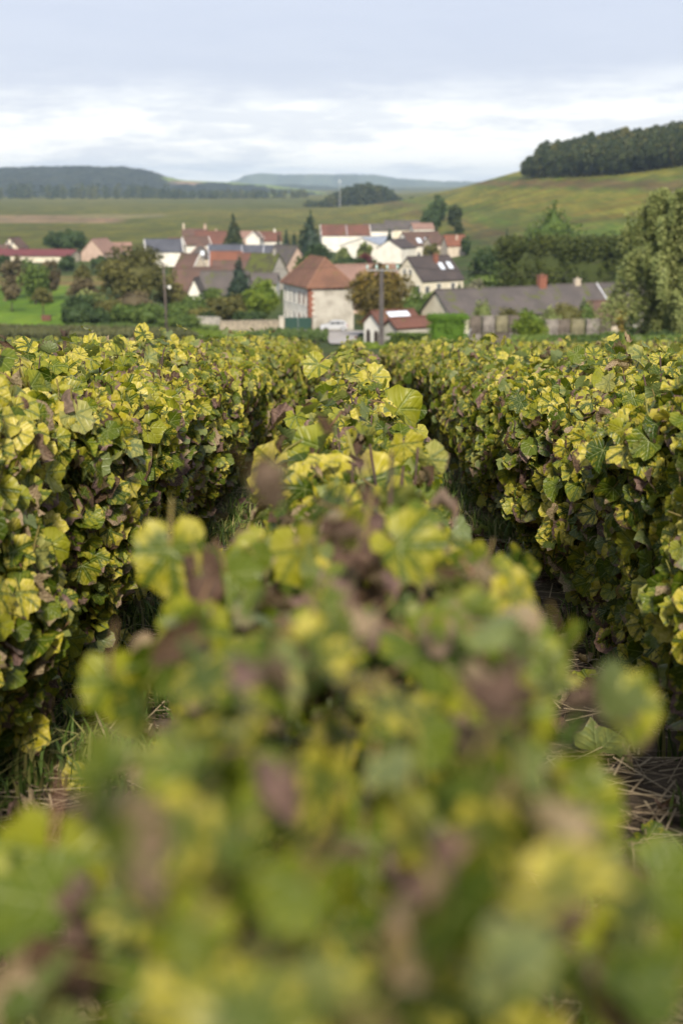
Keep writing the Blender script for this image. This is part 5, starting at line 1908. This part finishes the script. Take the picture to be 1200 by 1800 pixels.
# single leaves that stand out on this row: pixel, distance, size, face, tip, (yellow, dry, tone)
HERO = [
    (632, 848, 2.15, 0.135, (0.10, -0.75, 0.65), (0.15, -0.5, -0.8), (0.56, 0.06, 0.20)),
    (545, 850, 2.20, 0.110, (-0.25, -0.7, 0.6), (-0.5, -0.3, -0.8), (0.52, 0.25, 0.10)),
    (560, 785, 2.35, 0.100, (-0.7, -0.5, 0.45), (-0.4, -0.3, -0.9), (0.50, 0.15, 0.75)),
    (480, 815, 2.35, 0.085, (-0.6, -0.6, 0.35), (-0.7, -0.2, -0.7), (0.60, 0.35, 0.15)),
    (690, 890, 2.00, 0.100, (0.6, -0.6, 0.5), (0.3, 0.0, -0.9), (0.45, 0.05, 0.5)),
    (655, 662, 4.60, 0.100, (0.1, -0.7, 0.6), (0.4, 0, -0.6), (0.97, 0.0, 0.30)),
    (560, 640, 5.20, 0.100, (0.0, -0.7, 0.6), (-0.4, 0, -0.6), (0.85, 0.05, 0.40)),
    (700, 720, 3.2, 0.110, (0.5, -0.6, 0.6), (0.7, 0, -0.6), (0.85, 0.30, 0.6)),
    (500, 735, 3.0, 0.060, (-0.2, -0.5, 0.8), (-0.8, 0, -0.3), (0.6, 1.05, 0.4)),
    (300, 965, 1.52, 0.092, (-0.15, -0.95, 0.25), (0.1, -0.1, -1.0), (0.56, 0.0, 0.95)),
    (398, 1010, 1.50, 0.070, (0.5, -0.7, 0.4), (-0.2, 0, -1.0), (0.25, 0.0, 0.9)),
    (352, 1010, 1.47, 0.060, (0.2, -0.8, 0.3), (0.1, 0, -1.0), (0.6, 1.1, 0.35)),
    (640, 950, 1.52, 0.085, (-0.2, -0.9, 0.2), (0.0, 0.1, -1.0), (0.6, 1.05, 0.30)),
    (700, 960, 1.46, 0.080, (0.3, -0.7, 0.5), (0.5, 0.1, -0.8), (0.60, 0.30, 0.8)),
    (845, 1035, 1.38, 0.085, (0.1, -0.8, 0.5), (0.3, 0.1, -0.9), (0.6, 1.2, 0.25)),
    (905, 1040, 1.35, 0.060, (0.5, -0.6, 0.4), (0.2, 0.1, -0.9), (0.55, 0.3, 0.9)),
    (480, 1090, 1.38, 0.070, (-0.2, -0.3, -0.8), (-0.6, 0, -0.6), (0.2, 0.0, 0.8)),
    (340, 1100, 1.32, 0.070, (-0.1, -0.9, 0.3), (-0.2, 0, -1.0), (0.55, 0.05, 0.95)),
    (262, 1150, 1.28, 0.045, (-0.2, -0.7, 0.6), (-0.2, 0, -0.9), (0.6, 1.2, 0.95)),
    (195, 1195, 1.12, 0.062, (-0.3, -0.9, 0.2), (0.2, 0, -1.0), (0.62, 0.05, 0.9)),
    (570, 1160, 1.14, 0.080, (-0.1, -0.4, 0.9), (-0.5, -0.4, -0.6), (0.15, 0.1, 0.9)),
    (750, 1140, 1.10, 0.085, (0.1, -0.5, 0.8), (0.6, -0.4, -0.5), (0.22, 0.15, 0.95)),
    (900, 1160, 1.08, 0.075, (0.3, -0.6, 0.7), (0.5, -0.2, -0.7), (0.35, 0.1, 0.9)),
    (870, 1265, 0.98, 0.080, (0.1, -0.9, 0.3), (0.1, 0, -1.0), (0.58, 0.0, 0.9)),
    (430, 1240, 1.02, 0.085, (-0.2, -0.6, 0.7), (-0.7, -0.2, -0.6), (0.62, 0.2, 0.8)),
    (720, 1300, 1.02, 0.080, (0.2, -0.8, 0.4), (0.2, 0, -1.0), (0.05, 0.0, 0.2)),
    (1090, 1240, 0.95, 0.052, (0.3, -0.7, 0.5), (0.6, 0, -0.8), (0.75, 0.3, 0.6)),
    (640, 1470, 0.78, 0.085, (-0.2, -0.9, 0.3), (0.0, 0, -1.0), (0.42, 0.05, 0.95)),
    (740, 1440, 0.80, 0.055, (0.5, -0.8, 0.2), (0.1, 0, -1.0), (0.05, 0.0, 0.6)),
    (420, 1470, 0.85, 0.070, (-0.3, -0.7, 0.5), (-0.3, 0, -0.9), (0.7, 1.15, 0.9)),
    (90, 1500, 0.82, 0.070, (0.2, -0.9, 0.2), (-0.2, 0, -1.0), (0.55, 0.0, 0.85)),
    (95, 1590, 0.78, 0.070, (-0.2, -0.4, 0.9), (-0.7, -0.3, -0.5), (0.2, 0.35, 0.95)),
    (250, 1650, 0.75, 0.070, (-0.2, -0.6, 0.8), (-0.5, -0.4, -0.6), (0.1, 0.05, 0.9)),
    (60, 1740, 0.70, 0.065, (-0.1, -0.7, 0.7), (-0.6, -0.2, -0.6), (0.7, 1.2, 0.95)),
    (800, 1640, 0.74, 0.050, (0.1, -0.8, 0.6), (0.2, 0, -0.9), (0.7, 1.2, 0.9)),
    (880, 1430, 0.85, 0.070, (0.2, -0.6, 0.7), (0.6, 0, -0.6), (0.7, 1.1, 0.7)),
    (1010, 1430, 0.85, 0.062, (0.2, -0.8, 0.5), (0.6, 0, -0.6), (0.66, 0.0, 0.95)),
    (1150, 1550, 0.80, 0.060, (0.4, -0.6, 0.6), (0.5, 0, -0.7), (0.25, 0.1, 0.95)),
    (1020, 1690, 0.70, 0.060, (0.3, -0.7, 0.5), (0.3, 0, -0.9), (0.62, 0.1, 0.9)),
    (490, 1740, 0.66, 0.060, (-0.1, -0.7, 0.6), (-0.3, 0, -0.9), (0.65, 0.1, 0.85)),
    (700, 1740, 0.66, 0.060, (0.2, -0.7, 0.6), (0.3, 0, -0.9), (0.45, 0.1, 0.7)),
]
# the nearest of them stand closer still and are small shoot-tip leaves
HERO = [(h[0], h[1], h[2] * (0.74 if h[2] < 1.6 else 1.0), h[3] * (0.74 if h[2] < 1.6 else 1.0)) + h[4:] for h in HERO]
hp = np.array([tuple(at(h[0], h[1], h[2])) for h in HERO])
HL = {'P': hp, 'N': np.array([h[4] for h in HERO], float), 'T': np.array([h[5] for h in HERO], float),
      'S': np.array([h[3] for h in HERO]), 'C': np.array([h[6] for h in HERO], float)}
root, base = build_row('vine_row', 'low centre vine row running from the blurred foreground straight away from the viewer', x0, 0.15, END, parts, 258, split=6.0, gap=0.37, dep_max=0.12)
HL['P'] = HL['P'] - np.array(base)
leaf_objects(HL, root, np.arange(len(HERO)))
add_wood(root, base, x0, 0.3, END, H, sd, 190, single_y=6.0, cane_top=0.07, spread=0.07)

# ---- the rows further out, seen over the tops of these
names = {-2: 'second vine row to the left, only its leafy crest showing over the nearer row', -3: 'third vine row to the left with a dark stake sticking up',
         2: 'second vine row to the right, its yellowing crest behind the green row', 3: 'third vine row to the right, a thin strip of yellow leaves'}
ordn = {4: 'fourth', 5: 'fifth', 6: 'sixth', 7: 'seventh', 8: 'eighth'}
for k in list(range(-7, -1)) + list(range(2, 8)):
    x0 = k * 0.95
    H = 0.645 + 0.02 * math.sin(k * 2.3)
    sd = 60 + k
    s = -1 if k > 0 else 1
    ys = max(1.2, abs(x0) / 0.30 - 1.0)
    lab = names.get(k) or '%s vine row to the %s, part of the yellow crest line' % (ordn[abs(k)], 'left' if k < 0 else 'right')
    parts = [scatter_top(x0, H, sd, ys, END, 320, 0.66, 0.063, 0.30), scatter_face(x0, s, H, sd, ys, END, 150, 0.66, 0.075, 0.33, 0.35)]
    root, base = build_row('vine_row', lab, x0, ys, END, parts, 70 if abs(k) < 4 else 30, split=5.0)
    add_wood(root, base, x0, ys, END, H, sd, 150, single_y=0.0, cane_top=0.10, trunks=False)

# a dark stake with a twist of dead vine, standing over the crest on the left
st = thing('vineyard_stake', 'dark wooden stake with dead twigs standing above the left vine crest', 'stake', tuple(at(117, 660, 10.5)))
st.location.z = plane_z(10.5)
zt = at(117, 581, 10.5).z - st.location.z
MB().tube([(0, 0, -0.2), (0.004, 0, zt * 0.5), (0, 0, zt)], [0.017, 0.016, 0.015], 7).build('post', WOOD_DARK, st, True)
m = MB()
for a, h in ((0.3, 0.05), (2.2, 0.03), (4.0, 0.04), (5.2, 0.02)):
    m.tube([(0, 0, zt - 0.05), (math.cos(a) * 0.025, math.sin(a) * 0.02, zt - 0.02), (math.cos(a) * 0.045, math.sin(a) * 0.03, zt + h * 0.5)], [0.007, 0.006, 0.003], 5)
m.build('twig_knot', WOOD_DARK, st, True)

# ---- what grows and lies between the rows
def blades(n, xs, y0, y1, hmin, hmax, clump, seed, wid=0.004):
    y = y0 + (y1 - y0) * rng.random(n) ** 1.5
    x = rng.uniform(xs[0], xs[1], n) + YAW * y
    dn = vnoise(x, y, 0.22, seed) * 0.6 + vnoise(x, y, 0.08, seed + 1) * 0.4
    k = dn > clump
    x, y, dn = x[k], y[k], dn[k]
    n = len(x)
    h = rng.uniform(hmin, hmax, n) * (0.5 + dn)
    a = rng.uniform(0, 2 * math.pi, n)
    d = np.stack([np.cos(a), np.sin(a), np.zeros(n)], -1)
    sd = np.stack([-np.sin(a), np.cos(a), np.zeros(n)], -1) * wid
    b = np.stack([x, y, plane_z(y) - 0.005], -1)
    ln = rng.uniform(0.2, 0.9, n)[:, None]
    hz = np.stack([np.zeros(n), np.zeros(n), h], -1)
    mid = b + hz * 0.6 + d * h[:, None] * ln * 0.3
    tip = b + hz * (1 - 0.35 * ln) + d * h[:, None] * ln
    V = np.stack([b - sd, b + sd, mid + sd * 0.7, mid - sd * 0.7, tip], 1).reshape(-1, 3)
    q = np.arange(n)[:, None] * 5
    T = np.concatenate([q + [[0, 1, 2]], q + [[0, 2, 3]], q + [[3, 2, 4]]])
    tint = np.repeat(np.stack([rng.random(n), rng.random(n), rng.random(n)], -1), 5, 0)
    return V, T, tint


GR = foliage_mat('grass_blade', (0.045, 0.075, 0.016), (0.10, 0.16, 0.028), (0.26, 0.24, 0.09), 0.3)
STRAW = foliage_mat('straw', (0.10, 0.07, 0.045), (0.23, 0.17, 0.10), (0.40, 0.32, 0.20), 0.1)
for nm, lab, xs, cl, sd in (('grass', 'grass tufts on the soil left of the centre vine row', (-0.85, -0.12), 0.54, 5), ('grass', 'sparse grass on the soil right of the centre vine row', (0.12, 0.85), 0.64, 6)):
    V, T, tn = blades(30000, xs, 0.9, 11, 0.03, 0.11, cl, sd)
    tag(link(nm, np_mesh(nm, V, T, GR, True, attrs={'tint': tn})), lab, None, None, 'stuff')
# straw, prunings and fallen leaves
n = 9000
y = 0.9 + 11 * rng.random(n) ** 1.5
x = rng.uniform(-0.9, 0.9, n) + YAW * y
a = rng.uniform(0, math.pi, n)
ln = rng.uniform(0.02, 0.13, n)
wd = rng.uniform(0.0008, 0.0024, n)
d = np.stack([np.cos(a) * ln, np.sin(a) * ln, rng.normal(0, 0.10, n) * ln - SLOPE * np.sin(a) * ln], -1)
s_ = np.stack([-np.sin(a), np.cos(a), np.zeros(n)], -1) * wd[:, None]
b = np.stack([x, y, plane_z(y) + rng.uniform(0.004, 0.03, n)], -1)
V = np.stack([b - d - s_, b - d + s_, b + d + s_, b + d - s_], 1).reshape(-1, 3)
tn = np.repeat(np.stack([rng.random(n), rng.random(n), rng.random(n)], -1), 4, 0)
tag(link('straw', np_mesh('straw', V, np.arange(4 * n).reshape(n, 4), STRAW, False, attrs={'tint': tn}, nper=4)), 'dry straw and prunings strewn on the soil between the rows', None, None, 'stuff')
n = 900
y = 1.0 + 12 * rng.random(n) ** 1.3
P = np.stack([rng.uniform(-0.9, 0.9, n) + YAW * y, y, plane_z(y) + rng.uniform(0.01, 0.03, n)], -1)
FL = {'P': P, 'N': np.array([[0, 0, 1.0]]) + rng.normal(0, 0.35, (n, 3)), 'T': rng.normal(0, 1, (n, 3)), 'S': rng.uniform(0.05, 0.11, n), 'C': tints(n, 0.6, 0.4, 0.6)}
o = merge_leaves('fallen_leaves', FL, True, None)
tag(o, 'fallen vine leaves lying on the soil between the rows', None, None, 'stuff')


# ------------------------------------------------------------------ haze over the valley
def haze():
    t = NT('haze_air')
    v = t.node('ShaderNodeVolumePrincipled')
    v.inputs['Color'].default_value = (0.64, 0.80, 1.0, 1)
    v.inputs['Density'].default_value = 1.0e-4
    v.inputs['Anisotropy'].default_value = 0.2
    t.l.new(v.outputs[0], t.out.inputs['Volume'])
    m = MB().box(-9600, 9600, -60, 9600, -60, 78)
    o = m.build('haze', t.m)
    return tag(o, 'pale blue haze lying over the valley', None, None, 'stuff')


haze()
